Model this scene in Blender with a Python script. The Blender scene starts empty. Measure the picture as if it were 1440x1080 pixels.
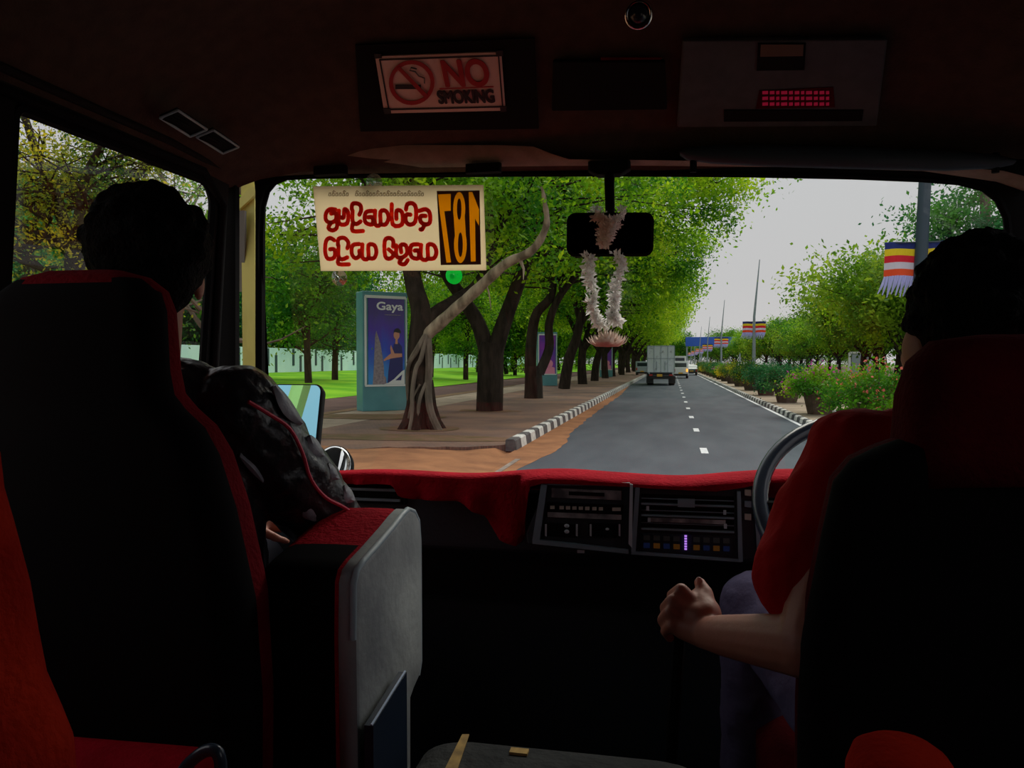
import bpy, math, random
import numpy as np
from mathutils import Vector, Matrix, noise
from mathutils.geometry import tessellate_polygon
random.seed(7)
R = math.radians
S = bpy.context.scene
COL = S.collection
# ------------------------------------------------------------------ camera
F = 1100.0; TH = R(11.46); PT = math.atan(31/1100.0)
CAM = Vector((0, 0, 1.9))
RV = Vector((math.cos(TH), math.sin(TH), 0))
FH = Vector((-math.sin(TH), math.cos(TH), 0))
FV = FH*math.cos(PT) + Vector((0, 0, -math.sin(PT)))
UV = FH*math.sin(PT) + Vector((0, 0, math.cos(PT)))
def ray(px, py): return FV + RV*((px-720)/F) + UV*((540-py)/F)
def P(px, py, X=None, Y=None, Z=None):
    d = ray(px, py)
    if Y is not None: t = Y/d.y
    elif X is not None: t = X/d.x
    else: t = (Z-CAM.z)/d.z
    return CAM + d*t
def PN(px, py, p0, n):
    d = ray(px, py); p0 = Vector(p0); n = Vector(n)
    return CAM + d*((p0-CAM).dot(n)/d.dot(n))
cd = bpy.data.cameras.new('camera'); cd.sensor_width = 36; cd.lens = 36*F/1440; cd.clip_start = .02; cd.clip_end = 2000
cam = bpy.data.objects.new('camera', cd); COL.objects.link(cam)
cam.location = CAM; cam.rotation_euler = (R(90)-PT, 0, TH); S.camera = cam

# ------------------------------------------------------------------ materials
def mat(name, col, rough=.7, metal=0, col2=None, ns=8, bump=0, bs=40, trans=0, emit=None, es=0, spec=.5, sheen=0, coord='Object', stretch=None, contrast=(.35,.65)):
    m = bpy.data.materials.new(name); m.use_nodes = True
    nt = m.node_tree; N = nt.nodes; L = nt.links
    b = N['Principled BSDF']; out = N['Material Output']
    b.inputs['Base Color'].default_value = (*col, 1); b.inputs['Roughness'].default_value = rough
    b.inputs['Metallic'].default_value = metal; b.inputs['Specular IOR Level'].default_value = spec if rough < .8 else .08
    if sheen:
        b.inputs['Sheen Weight'].default_value = sheen; b.inputs['Sheen Tint'].default_value = (*col, 1); b.inputs['Sheen Roughness'].default_value = .4
    tc = N.new('ShaderNodeTexCoord'); src = tc.outputs[coord]
    if stretch:
        mp = N.new('ShaderNodeMapping'); mp.inputs['Scale'].default_value = stretch; L.new(src, mp.inputs[0]); src = mp.outputs[0]
    colsock = None
    if col2:
        n = N.new('ShaderNodeTexNoise'); n.inputs['Scale'].default_value = ns; n.inputs['Detail'].default_value = 5
        L.new(src, n.inputs['Vector'])
        r = N.new('ShaderNodeValToRGB'); r.color_ramp.elements[0].position = contrast[0]; r.color_ramp.elements[1].position = contrast[1]
        r.color_ramp.elements[0].color = (*col, 1); r.color_ramp.elements[1].color = (*col2, 1)
        L.new(n.outputs['Fac'], r.inputs['Fac']); L.new(r.outputs['Color'], b.inputs['Base Color']); colsock = r.outputs['Color']
    if bump:
        n2 = N.new('ShaderNodeTexNoise'); n2.inputs['Scale'].default_value = bs; n2.inputs['Detail'].default_value = 4
        L.new(src, n2.inputs['Vector'])
        bp = N.new('ShaderNodeBump'); bp.inputs['Strength'].default_value = bump; bp.inputs['Distance'].default_value = .02
        L.new(n2.outputs['Fac'], bp.inputs['Height']); L.new(bp.outputs['Normal'], b.inputs['Normal'])
    if trans:
        t = N.new('ShaderNodeBsdfTranslucent'); t.inputs['Color'].default_value = (*col, 1)
        if colsock: L.new(colsock, t.inputs['Color'])
        mx = N.new('ShaderNodeMixShader'); mx.inputs[0].default_value = trans
        L.new(b.outputs[0], mx.inputs[1]); L.new(t.outputs[0], mx.inputs[2]); L.new(mx.outputs[0], out.inputs['Surface'])
    if emit:
        b.inputs['Emission Color'].default_value = (*emit, 1); b.inputs['Emission Strength'].default_value = es
    return m
def glass_mat(name, tint, gloss=.04, rough=.02):
    m = bpy.data.materials.new(name); m.use_nodes = True; nt = m.node_tree; N = nt.nodes; L = nt.links
    N.remove(N['Principled BSDF']); out = N['Material Output']
    t = N.new('ShaderNodeBsdfTransparent'); t.inputs[0].default_value = (*tint, 1)
    g = N.new('ShaderNodeBsdfGlossy'); g.inputs['Roughness'].default_value = rough
    mx = N.new('ShaderNodeMixShader'); mx.inputs[0].default_value = gloss
    L.new(t.outputs[0], mx.inputs[1]); L.new(g.outputs[0], mx.inputs[2]); L.new(mx.outputs[0], out.inputs['Surface'])
    return m
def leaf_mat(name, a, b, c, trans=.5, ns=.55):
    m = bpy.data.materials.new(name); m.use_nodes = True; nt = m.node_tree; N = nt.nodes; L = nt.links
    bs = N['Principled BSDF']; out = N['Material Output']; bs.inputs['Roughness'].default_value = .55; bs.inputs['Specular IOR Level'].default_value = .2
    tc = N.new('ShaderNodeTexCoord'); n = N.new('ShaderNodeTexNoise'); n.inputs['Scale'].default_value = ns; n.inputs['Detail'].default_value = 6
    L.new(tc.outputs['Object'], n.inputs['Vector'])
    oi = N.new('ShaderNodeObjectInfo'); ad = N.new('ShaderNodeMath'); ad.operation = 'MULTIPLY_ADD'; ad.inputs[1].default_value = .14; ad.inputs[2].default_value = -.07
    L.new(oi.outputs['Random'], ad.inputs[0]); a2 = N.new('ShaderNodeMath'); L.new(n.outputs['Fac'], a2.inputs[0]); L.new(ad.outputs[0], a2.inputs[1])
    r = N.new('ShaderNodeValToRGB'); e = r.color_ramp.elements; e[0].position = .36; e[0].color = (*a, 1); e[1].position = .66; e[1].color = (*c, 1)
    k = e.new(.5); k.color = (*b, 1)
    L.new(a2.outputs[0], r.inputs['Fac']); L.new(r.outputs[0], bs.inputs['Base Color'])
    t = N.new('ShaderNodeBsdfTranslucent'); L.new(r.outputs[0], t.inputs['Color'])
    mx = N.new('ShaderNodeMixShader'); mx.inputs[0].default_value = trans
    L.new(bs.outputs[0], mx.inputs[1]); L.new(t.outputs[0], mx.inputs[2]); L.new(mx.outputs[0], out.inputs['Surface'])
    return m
def brick_mat(name, a, b, mortar, scale=3.0, rot=0.0):
    m = bpy.data.materials.new(name); m.use_nodes = True; nt = m.node_tree; N = nt.nodes; L = nt.links
    bs = N['Principled BSDF']; bs.inputs['Roughness'].default_value = .9
    tc = N.new('ShaderNodeTexCoord'); mp = N.new('ShaderNodeMapping'); mp.inputs['Rotation'].default_value = (0, 0, rot)
    L.new(tc.outputs['Object'], mp.inputs[0])
    br = N.new('ShaderNodeTexBrick'); br.inputs['Scale'].default_value = scale; br.inputs['Mortar Size'].default_value = .03
    br.inputs['Color1'].default_value = (*a, 1); br.inputs['Color2'].default_value = (*b, 1); br.inputs['Mortar'].default_value = (*mortar, 1)
    L.new(mp.outputs[0], br.inputs['Vector'])
    n = N.new('ShaderNodeTexNoise'); n.inputs['Scale'].default_value = .45; n.inputs['Detail'].default_value = 6; L.new(tc.outputs['Object'], n.inputs['Vector'])
    r = N.new('ShaderNodeValToRGB'); r.color_ramp.elements[0].position = .42; r.color_ramp.elements[1].position = .62
    L.new(n.outputs['Fac'], r.inputs['Fac'])
    mx = N.new('ShaderNodeMix'); mx.data_type = 'RGBA'; mx.inputs['B'].default_value = (*[x*1.0 for x in SANDC], 1)
    mu = N.new('ShaderNodeMath'); mu.operation = 'MULTIPLY'; mu.inputs[1].default_value = .55
    L.new(r.outputs[0], mu.inputs[0]); L.new(mu.outputs[0], mx.inputs['Factor']); L.new(br.outputs['Color'], mx.inputs['A'])
    L.new(mx.outputs['Result'], bs.inputs['Base Color'])
    return m
SANDC = (.30, .16, .095)
M = {}
def mk(k, *a, **kw): M[k] = mat(k, *a, **kw); return M[k]
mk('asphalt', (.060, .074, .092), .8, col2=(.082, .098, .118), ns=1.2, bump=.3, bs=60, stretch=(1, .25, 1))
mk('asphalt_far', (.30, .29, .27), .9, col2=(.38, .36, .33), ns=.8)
mk('sand', (.36, .17, .085), .95, col2=(.24, .115, .062), ns=1.6, bump=.6, bs=14)
mk('dirt', (.20, .12, .08), .95, col2=(.13, .10, .05), ns=2.5, bump=.6, bs=18)
mk('concrete', (.36, .29, .22), .9, col2=(.26, .21, .16), ns=1.3, bump=.3, bs=25)
mk('path_brown', (.12, .075, .065), .95, col2=(.085, .055, .05), ns=.7)
mk('grass', (.09, .30, .012), .95, col2=(.20, .44, .02), ns=.35, bump=.8, bs=10)
mk('ground', (.20, .18, .10), .95, col2=(.14, .17, .07), ns=.1)
mk('kerb_white', (.72, .71, .68), .8, col2=(.5, .5, .48), ns=6)
mk('kerb_black', (.07, .075, .08), .8, col2=(.13, .13, .13), ns=6)
mk('road_paint', (.70, .72, .76), .7, col2=(.5, .52, .56), ns=9)
mk('worn_paint', (.34, .28, .24), .9, col2=(.2, .17, .15), ns=5)
mk('bark_dark', (.050, .036, .028), .95, col2=(.022, .017, .013), ns=6, bump=1, bs=14, stretch=(1, 1, .25))
mk('bark_pale', (.48, .38, .28), .9, col2=(.17, .13, .095), ns=5, bump=.8, bs=16, stretch=(1, 1, .3))
mk('bark_grey', (.22, .18, .14), .9, col2=(.11, .09, .07), ns=5, bump=1, bs=14, stretch=(1, 1, .3))
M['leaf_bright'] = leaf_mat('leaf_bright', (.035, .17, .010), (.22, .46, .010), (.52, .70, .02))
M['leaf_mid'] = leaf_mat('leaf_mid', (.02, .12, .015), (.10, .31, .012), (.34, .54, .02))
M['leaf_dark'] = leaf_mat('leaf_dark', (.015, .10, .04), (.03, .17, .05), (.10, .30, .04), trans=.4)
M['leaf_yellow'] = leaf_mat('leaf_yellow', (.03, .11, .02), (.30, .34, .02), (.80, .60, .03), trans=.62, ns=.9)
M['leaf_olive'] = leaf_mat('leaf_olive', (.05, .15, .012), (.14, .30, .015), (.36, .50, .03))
mk('fence_white', (.66, .86, .93), .6, col2=(.56, .78, .88), ns=.5)
mk('fence_slot', (.02, .05, .07), .7)
mk('teal_metal', (.10, .30, .33), .35, col2=(.08, .25, .28), ns=2)
mk('frame_white', (.80, .83, .82), .4)
def poster_art(name):
    m = mat(name, (.05, .01, .30), .25); nt = m.node_tree; N = nt.nodes; L = nt.links
    tc = N.new('ShaderNodeTexCoord'); sp = N.new('ShaderNodeSeparateXYZ'); L.new(tc.outputs['Generated'], sp.inputs[0])
    n = N.new('ShaderNodeTexNoise'); n.inputs['Scale'].default_value = 3.5; L.new(tc.outputs['Generated'], n.inputs['Vector'])
    a = N.new('ShaderNodeMath'); a.operation = 'MULTIPLY_ADD'; a.inputs[1].default_value = .35; L.new(n.outputs['Fac'], a.inputs[0]); L.new(sp.outputs['Z'], a.inputs[2])
    r_ = N.new('ShaderNodeValToRGB'); e = r_.color_ramp.elements; e[0].position = .25; e[0].color = (.04, .30, .75, 1); e[1].position = 1.1 if False else 1.0; e[1].color = (.05, .02, .24, 1)
    k = e.new(.55); k.color = (.01, .06, .62, 1); k = e.new(.80); k.color = (.06, .01, .42, 1)
    L.new(a.outputs[0], r_.inputs[0]); L.new(r_.outputs[0], N['Principled BSDF'].inputs['Base Color']); return m
M['poster_indigo'] = poster_art('poster_indigo')
mk('poster_blue', (.02, .10, .55), .25)
mk('poster_stone', (.38, .32, .33), .4, col2=(.22, .18, .22), ns=12)
mk('poster_purple', (.30, .03, .45), .3, col2=(.10, .03, .40), ns=1)
mk('poster_pink', (.85, .30, .45), .4)
mk('skin_print', (.72, .32, .20), .4)
mk('dress_print', (.02, .02, .16), .4)
mk('hair_print', (.01, .008, .01), .4)
mk('text_white', (.9, .9, .95), .4)
mk('truck_box', (.74, .80, .84), .5, col2=(.30, .32, .33), ns=3.2, contrast=(.56, .74))
mk('dark_rubber', (.015, .015, .017), .6)
mk('white_paint', (.75, .78, .80), .35)
mk('silver_paint', (.35, .42, .48), .3)
mk('darkcar_paint', (.06, .12, .14), .3)
mk('window_dark', (.02, .03, .04), .1)
mk('tail_red', (.5, .03, .02), .3)
mk('tail_amber', (.9, .35, .03), .3, emit=(1, .4, .05), es=1.6)
mk('plate_yellow', (.8, .45, .05), .5)
mk('pole_grey', (.30, .36, .40), .5, col2=(.24, .30, .34), ns=3)
mk('pole_dark', (.022, .045, .07), .5)
mk('gantry_blue', (.02, .10, .50), .5)
mk('flag_blue', (.02, .04, .25), .7, trans=.35)
mk('flag_yellow', (.85, .70, .02), .7, trans=.35)
mk('flag_red', (.75, .02, .05), .7, trans=.35)
mk('flag_white', (.75, .72, .82), .7, trans=.35)
mk('flag_orange', (.85, .12, .03), .7, trans=.35)
mk('flag_tassel', (.62, .62, .92), .7, trans=.35)
mk('pot_concrete', (.16, .11, .085), .95, col2=(.10, .07, .055), ns=4, bump=.5, bs=15)
mk('petal_pink', (.80, .10, .30), .6, trans=.3)
mk('petal_coral', (.85, .18, .14), .6, trans=.3)
mk('petal_magenta', (.75, .04, .50), .6, trans=.3)
# interior
mk('lip_tan', (.28, .21, .165), .9, col2=(.23, .17, .13), ns=30, bump=.2, bs=200)
mk('headliner', (.085, .052, .040), .95, col2=(.065, .040, .031), ns=30, bump=.2, bs=200)
mk('shell_dark', (.02, .017, .017), .9, bump=.2, bs=80)
mk('black_trim', (.008, .008, .009), .85)
mk('rubber_seal', (.005, .005, .006), .85)
mk('overhead_black', (.012, .010, .010), .85)
mk('visor_grey', (.10, .10, .105), .8, col2=(.085, .085, .09), ns=30)
mk('visor_blue', (.02, .035, .05), .6)
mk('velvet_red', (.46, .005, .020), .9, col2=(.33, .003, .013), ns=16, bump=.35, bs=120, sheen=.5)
mk('velvet_red_lit', (.75, .035, .010), .9, col2=(.40, .010, .006), ns=7, bump=.35, bs=120, sheen=.4)  # red velvet with the side window light put into its colour
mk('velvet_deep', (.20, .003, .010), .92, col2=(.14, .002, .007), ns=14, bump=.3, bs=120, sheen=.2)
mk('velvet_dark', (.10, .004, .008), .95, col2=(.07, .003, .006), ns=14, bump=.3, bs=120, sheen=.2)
mk('seat_back_and_shade_black', (.006, .005, .006), .95)  # black seat backs, and painted shade on the jump seat cushion
mk('vinyl_grey', (.42, .45, .46), .5, col2=(.27, .29, .31), ns=7, bump=.08, bs=60)
mk('vinyl_edge', (.42, .52, .58), .4)
mk('folder_navy', (.012, .022, .045), .4)
mk('pale_edge', (.45, .55, .75), .4)
mk('chrome', (.8, .8, .8), .15, metal=1)
mk('mirror_glass', (.9, .9, .9), .03, metal=1)
mk('mirror_sky_tint', (.35, .75, .92), .03, metal=1)  # blue sky reflection put into the glass tint
mk('dash_plastic', (.03, .045, .055), .5, bump=.1, bs=120)
mk('dash_edge', (.26, .36, .42), .35)  # console edge highlights put into a lighter bluish colour
mk('dash_bright', (.62, .70, .75), .3)
mk('metal_strip', (.50, .50, .50), .3, col2=(.12, .13, .14), ns=30)
mk('button_pale', (.65, .62, .52), .4)
mk('icon_blue', (.02, .05, .12), .4, emit=(.1, .2, .9), es=.012)
mk('icon_amber', (.25, .13, .03), .4, emit=(1, .4, .05), es=.02)
mk('icon_violet', (.5, .3, .9), .4, emit=(.55, .25, 1), es=.8)
mk('icon_dim', (.10, .14, .13), .4)
mk('wheel_rim', (.035, .05, .075), .22)
mk('sign_cream', (.85, .62, .54), .6, col2=(.78, .55, .48), ns=8)
mk('sign_black', (.012, .01, .012), .6)
mk('sign_red', (.42, .012, .018), .6)
mk('smoke_grey', (.12, .10, .10), .6)
mk('board_cream', (.95, .85, .66), .5, trans=.75)
mk('board_red', (1.0, .17, .05), .5, trans=.8)
mk('board_thin', (.35, .22, .10), .5, trans=.6)
mk('board_brown', (.13, .05, .045), .5, trans=.3)
mk('board_yellow', (1.0, .66, .02), .5, trans=.8)
M['cup_clear'] = glass_mat('cup_clear', (.62, .70, .68), .30, .15)
mk('cup_green', (.03, .80, .22), .2, trans=.75)
M['windshield_glass'] = glass_mat('windshield_glass', (.97, .985, .98), .015)
M['side_glass'] = glass_mat('side_glass', (.96, .96, .97), .02)
mk('petal_white', (.98, .97, .95), .7, trans=.6)
mk('petal_peach', (.92, .80, .72), .7, trans=.55, col2=(.82, .66, .56), ns=60)
mk('pillar_yellow', (.85, .80, .22), .5, col2=(.60, .55, .12), ns=10, contrast=(.45, .7), stretch=(1, 1, .3))
mk('pillar_grey', (.20, .20, .19), .6)
mk('skin', (.44, .17, .11), .5, col2=(.38, .14, .09), ns=12, bump=.05, bs=60)
mk('skin_dark', (.22, .09, .055), .55, col2=(.18, .07, .04), ns=12)
mk('nail', (.62, .36, .30), .35)
mk('hair_black', (.006, .005, .006), .8, bump=.8, bs=160)
mk('jacket_black', (.018, .018, .022), .32, bump=.5, bs=18)
mk('jacket_highlight', (.28, .29, .33), .35, bump=.3, bs=25)  # grey of the sleeve highlights painted on the black jacket
mk('piping_red', (.70, .02, .07), .5)
mk('shirt_red', (.42, .008, .010), .85, bump=.3, bs=30)
mk('trouser_violet', (.13, .115, .21), .85, bump=.4, bs=20)
mk('trouser_dark', (.02, .02, .03), .9)
mk('eye_white', (.8, .8, .8), .3)
mk('mat_grey', (.05, .052, .052), .8, col2=(.028, .03, .032), ns=9, bump=.4, bs=40)
mk('mat_yellow', (.48, .32, .12), .8, col2=(.25, .17, .08), ns=40)
mk('pale_tip', (.55, .58, .48), .4)
mk('sticker_red_glow', (.75, .02, .10), .5, emit=(1, .02, .12), es=.06)  # print on a sticker, no lamp; faint glow added to its colour
mk('latch_brown', (.12, .07, .04), .6)
M['brick'] = brick_mat('brick', (.165, .095, .07), (.125, .075, .056), (.085, .055, .043), 3.2, R(20))

# ------------------------------------------------------------------ mesh helpers
WL = {}
def wl(o): return WL.get(o.name, Vector((0, 0, 0)))
def tag(o, label=None, cat=None, group=None, kind=None):
    if label: o['label'] = label
    if cat: o['category'] = cat
    if group: o['group'] = group
    if kind: o['kind'] = kind
    return o
def thing(name, label, cat, loc=(0, 0, 0), group=None, rz=0):
    o = bpy.data.objects.new(name, None); COL.objects.link(o); o.location = loc; o.rotation_euler = (0, 0, rz)
    o.empty_display_size = .1
    WL[o.name] = Vector(loc); tag(o, label, cat, group); return o
def copy_tree(o, parent=None):
    c = o.copy(); COL.objects.link(c)
    if parent: c.parent = parent
    for ch in [x for x in o.children]: copy_tree(ch, c)
    return c
class MB:
    def __init__(s): s.v = []; s.f = []; s.m = []; s.cur = 0
    def mi(s, i): s.cur = i; return s
    def add(s, vs, fs):
        b = len(s.v); s.v += [tuple(v) for v in vs]
        for f in fs: s.f.append(tuple(b+i for i in f)); s.m.append(s.cur)
        return s
    def quad(s, a, b, c, d): return s.add([a, b, c, d], [(0, 1, 2, 3)])
    def box(s, c, h, rot=None):
        c = Vector(c); vs = []
        for x in (-1, 1):
            for y in (-1, 1):
                for z in (-1, 1):
                    v = Vector((x*h[0], y*h[1], z*h[2]))
                    if rot is not None: v = rot @ v
                    vs.append(c+v)
        return s.add(vs, [(0, 1, 3, 2), (4, 6, 7, 5), (0, 4, 5, 1), (2, 3, 7, 6), (0, 2, 6, 4), (1, 5, 7, 3)])
    def rings(s, rings, cap=True, close=True):
        n = len(rings[0]); vs = [v for r in rings for v in r]; fs = []
        for i in range(len(rings)-1):
            for j in range(n if close else n-1):
                k = (j+1) % n
                fs.append((i*n+j, i*n+k, (i+1)*n+k, (i+1)*n+j))
        if cap:
            fs.append(tuple(range(n-1, -1, -1))); fs.append(tuple((len(rings)-1)*n+j for j in range(n)))
        return s.add(vs, fs)
    def tube(s, path, rad, n=8, cap=True, closed=False):
        path = [Vector(p) for p in path]
        if not hasattr(rad, '__len__'): rad = [rad]*len(path)
        rs = []; prev = None
        for i, p in enumerate(path):
            if closed: t = path[(i+1) % len(path)]-path[i-1]
            else: t = path[min(i+1, len(path)-1)]-path[max(i-1, 0)]
            t.normalize()
            if prev is None:
                a = Vector((0, 0, 1)) if abs(t.z) < .9 else Vector((1, 0, 0)); u = t.cross(a).normalized()
            else:
                u = prev-t*prev.dot(t); u.normalize()
            prev = u; w = t.cross(u)
            rs.append([p+(u*math.cos(2*math.pi*k/n)+w*math.sin(2*math.pi*k/n))*rad[i] for k in range(n)])
        if closed: rs.append(rs[0]); cap = False
        return s.rings(rs, cap)
    def ell(s, c, r, rot=None, nu=16, nv=10):
        c = Vector(c); rs = []
        if not hasattr(r, '__len__'): r = (r, r, r)
        for i in range(nv+1):
            a = -math.pi/2+math.pi*i/nv; ca = max(math.cos(a), .02); z = math.sin(a); ring = []
            for k in range(nu):
                v = Vector((r[0]*ca*math.cos(2*math.pi*k/nu), r[1]*ca*math.sin(2*math.pi*k/nu), r[2]*z))
                if rot is not None: v = rot @ v
                ring.append(c+v)
            rs.append(ring)
        return s.rings(rs, True)
    def cap(s, a, ra, b, rb, n=14):
        a = Vector(a); b = Vector(b); d = (b-a); L = d.length; d.normalize()
        up = Vector((0, 0, 1)) if abs(d.z) < .9 else Vector((1, 0, 0)); u = d.cross(up).normalized(); w = d.cross(u); rs = []
        pts = []
        for i in range(1, 6): t = math.pi/2*(1-i/5); pts.append((-ra*math.sin(t), ra*math.cos(t)))
        pts[0:0] = [(-ra*.995, ra*.06)]
        for i in range(0, 5): t = math.pi/2*i/5; pts.append((L+rb*math.sin(t), rb*math.cos(t)))
        pts.append((L+rb*.995, rb*.06))
        for (t, r) in pts:
            rs.append([a+d*t+(u*math.cos(2*math.pi*k/n)+w*math.sin(2*math.pi*k/n))*r for k in range(n)])
        return s.rings(rs, True)
    def plate(s, outer, holes, fm, off):
        loops = [outer]+holes; off = Vector(off)
        flat = [p for l in loops for p in l]
        tris = tessellate_polygon([[Vector((p[0], p[1], 0)) for p in l] for l in loops])
        A = [Vector(fm(*p)) for p in flat]; B = [a+off for a in A]; n = len(A)
        fs = [tuple(t) for t in tris]+[tuple(n+i for i in reversed(t)) for t in tris]
        b = 0
        for l in loops:
            k = len(l)
            for i in range(k):
                j = (i+1) % k; fs.append((b+i, b+j, n+b+j, n+b+i))
            b += k
        return s.add(A+B, fs)
    def build(s, name, mats, parent=None, smooth=False, local=False, bevel=0, sub=0, kind=None, label=None, auto=True):
        me = bpy.data.meshes.new(name)
        off = Vector((0, 0, 0)) if (parent is None or local) else wl(parent)
        me.from_pydata([(v[0]-off.x, v[1]-off.y, v[2]-off.z) for v in s.v], [], s.f)
        if not isinstance(mats, (list, tuple)): mats = [mats]
        for m in mats: me.materials.append(M[m] if isinstance(m, str) else m)
        me.polygons.foreach_set('material_index', s.m)
        if smooth: me.polygons.foreach_set('use_smooth', [True]*len(me.polygons))
        me.update()
        import bmesh
        bm = bmesh.new(); bm.from_mesh(me); bmesh.ops.recalc_face_normals(bm, faces=bm.faces); bm.to_mesh(me); bm.free()
        if smooth and auto and not sub:
            try: me.set_sharp_from_angle(angle=R(50))
            except Exception: pass
        o = bpy.data.objects.new(name, me); COL.objects.link(o)
        if parent is not None: o.parent = parent
        WL[o.name] = Vector((0, 0, 0)) if parent is None else (wl(parent) if not local else wl(parent))
        if bevel:
            b = o.modifiers.new('bevel', 'BEVEL'); b.width = bevel; b.segments = 3; b.limit_method = 'ANGLE'
        if sub:
            b = o.modifiers.new('sub', 'SUBSURF'); b.levels = sub; b.render_levels = sub
        if kind: o['kind'] = kind
        if label: o['label'] = label
        return o
def struct(mb, name, mats, **k): return mb.build(name, mats, kind='structure', **k)
def rrect(x0, y0, x1, y1, r, n=6):
    rs = r if hasattr(r, '__len__') else (r, r, r, r)   # BL BR TR TL
    out = []
    for (cx, cy, a, q) in ((x0+rs[0], y0+rs[0], 180, rs[0]), (x1-rs[1], y0+rs[1], 270, rs[1]), (x1-rs[2], y1-rs[2], 0, rs[2]), (x0+rs[3], y1-rs[3], 90, rs[3])):
        for i in range(n+1):
            t = R(a+90*i/n); out.append((cx+q*math.cos(t), cy+q*math.sin(t)))
    return out
def rr_ring(c, hw, hd, r, z, n=5, rot=0):
    pts = rrect(-hw, -hd, hw, hd, min(r, hw*.98, hd*.98), n); ca, sa = math.cos(rot), math.sin(rot)
    return [Vector((c[0]+x*ca-y*sa, c[1]+x*sa+y*ca, z)) for x, y in pts]
def spline(pts, n=6):
    pts = [Vector(p) for p in pts]; out = []
    for i in range(len(pts)-1):
        p0 = pts[max(i-1, 0)]; p1 = pts[i]; p2 = pts[i+1]; p3 = pts[min(i+2, len(pts)-1)]
        for k in range(n):
            t = k/n
            out.append(.5*((2*p1)+(p2-p0)*t+(2*p0-5*p1+4*p2-p3)*t*t+(3*p1-p0-3*p2+p3)*t**3))
    out.append(pts[-1]); return out
def interp(x, pts):
    if x <= pts[0][0]: return pts[0][1]
    for (a, va), (b, vb) in zip(pts, pts[1:]):
        if x <= b: return va+(vb-va)*(x-a)/(b-a)
    return pts[-1][1]
def text_mesh(txt, size, bold=0.0, depth=.001):
    cu = bpy.data.curves.new('t', 'FONT'); cu.body = txt; cu.size = size; cu.offset = bold; cu.align_x = 'CENTER'; cu.align_y = 'CENTER'; cu.extrude = depth
    o = bpy.data.objects.new('t', cu); COL.objects.link(o); bpy.context.view_layer.update()
    me = bpy.data.meshes.new_from_object(o); bpy.data.objects.remove(o)
    return [v.co.copy() for v in me.vertices], [tuple(p.vertices) for p in me.polygons]
def fit_text(mb, txt, o, ex, ey, w, h, bold=0.0, mirror=False, depth=.001):
    """txt scaled to w x h, centred at o in the plane of unit vectors ex, ey"""
    vs, fs = text_mesh(txt, 1, 0, .5)
    x0 = min(v.x for v in vs); x1 = max(v.x for v in vs); y0 = min(v.y for v in vs); y1 = max(v.y for v in vs)
    ex = Vector(ex).normalized(); ey = Vector(ey).normalized(); en = ex.cross(ey); o = Vector(o); out = []
    for v in vs:
        a = (v.x-(x0+x1)/2)/(x1-x0)*w; b = (v.y-(y0+y1)/2)/(y1-y0)*h
        if mirror: a = -a
        out.append(o+ex*a+ey*b+en*v.z*2*depth)
    for i, (bx_, by_) in enumerate([(0, 0)]+([(bold*h*c_, bold*h*s_) for c_, s_ in ((1, 0), (.7, .7), (0, 1), (-.7, .7), (-1, 0), (-.7, -.7), (0, -1), (.7, -.7))] if bold else [])):
        mb.add([v+ex*bx_+ey*by_+en*depth*.02*i for v in out], fs)
    return mb
def polyprism(mb, pts, n, t):
    """closed planar 3D polygon given thickness t along unit n"""
    pts = [Vector(p) for p in pts]; n = Vector(n).normalized(); k = len(pts)
    # 2D tessellation
    ux = (pts[1]-pts[0]).normalized(); uy = n.cross(ux)
    tri = tessellate_polygon([[Vector((p.dot(ux), p.dot(uy), 0)) for p in pts]])
    vs = pts+[p+n*t for p in pts]
    fs = [tuple(x) for x in tri]+[tuple(k+i for i in reversed(x)) for x in tri]+[(i, (i+1) % k, k+(i+1) % k, k+i) for i in range(k)]
    return mb.add(vs, fs)
def blob(mb, name, m, parent, voxel=.008, smooth=4, disp=0, dscale=.1, **kw):
    o = mb.build(name, m, parent, smooth=True, auto=False, **kw)
    r = o.modifiers.new('remesh', 'REMESH'); r.mode = 'VOXEL'; r.voxel_size = voxel; r.use_smooth_shade = True
    if smooth:
        s = o.modifiers.new('smooth', 'SMOOTH'); s.iterations = smooth; s.factor = .5
    if disp:
        tx = bpy.data.textures.new(name, 'CLOUDS'); tx.noise_scale = dscale; tx.noise_depth = 2
        d = o.modifiers.new('disp', 'DISPLACE'); d.texture = tx; d.strength = disp; d.mid_level = .5; d.texture_coords = 'LOCAL'
    return o
exec_parts = []

# ================================================================== WORLD, SUN
w = bpy.data.worlds.new('sky'); S.world = w; w.use_nodes = True
N = w.node_tree.nodes; L = w.node_tree.links
bg = N['Background']; tc = N.new('ShaderNodeTexCoord'); sx = N.new('ShaderNodeSeparateXYZ'); L.new(tc.outputs['Generated'], sx.inputs[0])
rp = N.new('ShaderNodeValToRGB'); L.new(sx.outputs['Z'], rp.inputs[0])
e = rp.color_ramp.elements; e[0].position = 0; e[0].color = (.63, .60, .60, 1); e[1].position = .95; e[1].color = (1.0, 1.0, 1.0, 1)
k = e.new(.30); k.color = (.60, .595, .61, 1)
k = e.new(.10); k.color = (.60, .58, .585, 1)
L.new(rp.outputs[0], bg.inputs[0]); bg.inputs[1].default_value = 1.0
sd = bpy.data.lights.new('sun', 'SUN'); sd.energy = 2.6; sd.angle = R(45); sd.color = (1, .93, .80)
so = bpy.data.objects.new('sun', sd); COL.objects.link(so)
sdir = Vector((-.22, -.60, -.77)).normalized()      # broad hazy sun high ahead, a little to the right
so.rotation_euler = sdir.to_track_quat('-Z', 'Y').to_euler(); so.location = (20, -20, 30)
S.view_settings.view_transform = 'Standard'; S.view_settings.look = 'None'; S.view_settings.exposure = 0; S.view_settings.gamma = 1
S.view_settings.use_curve_mapping = False
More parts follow.
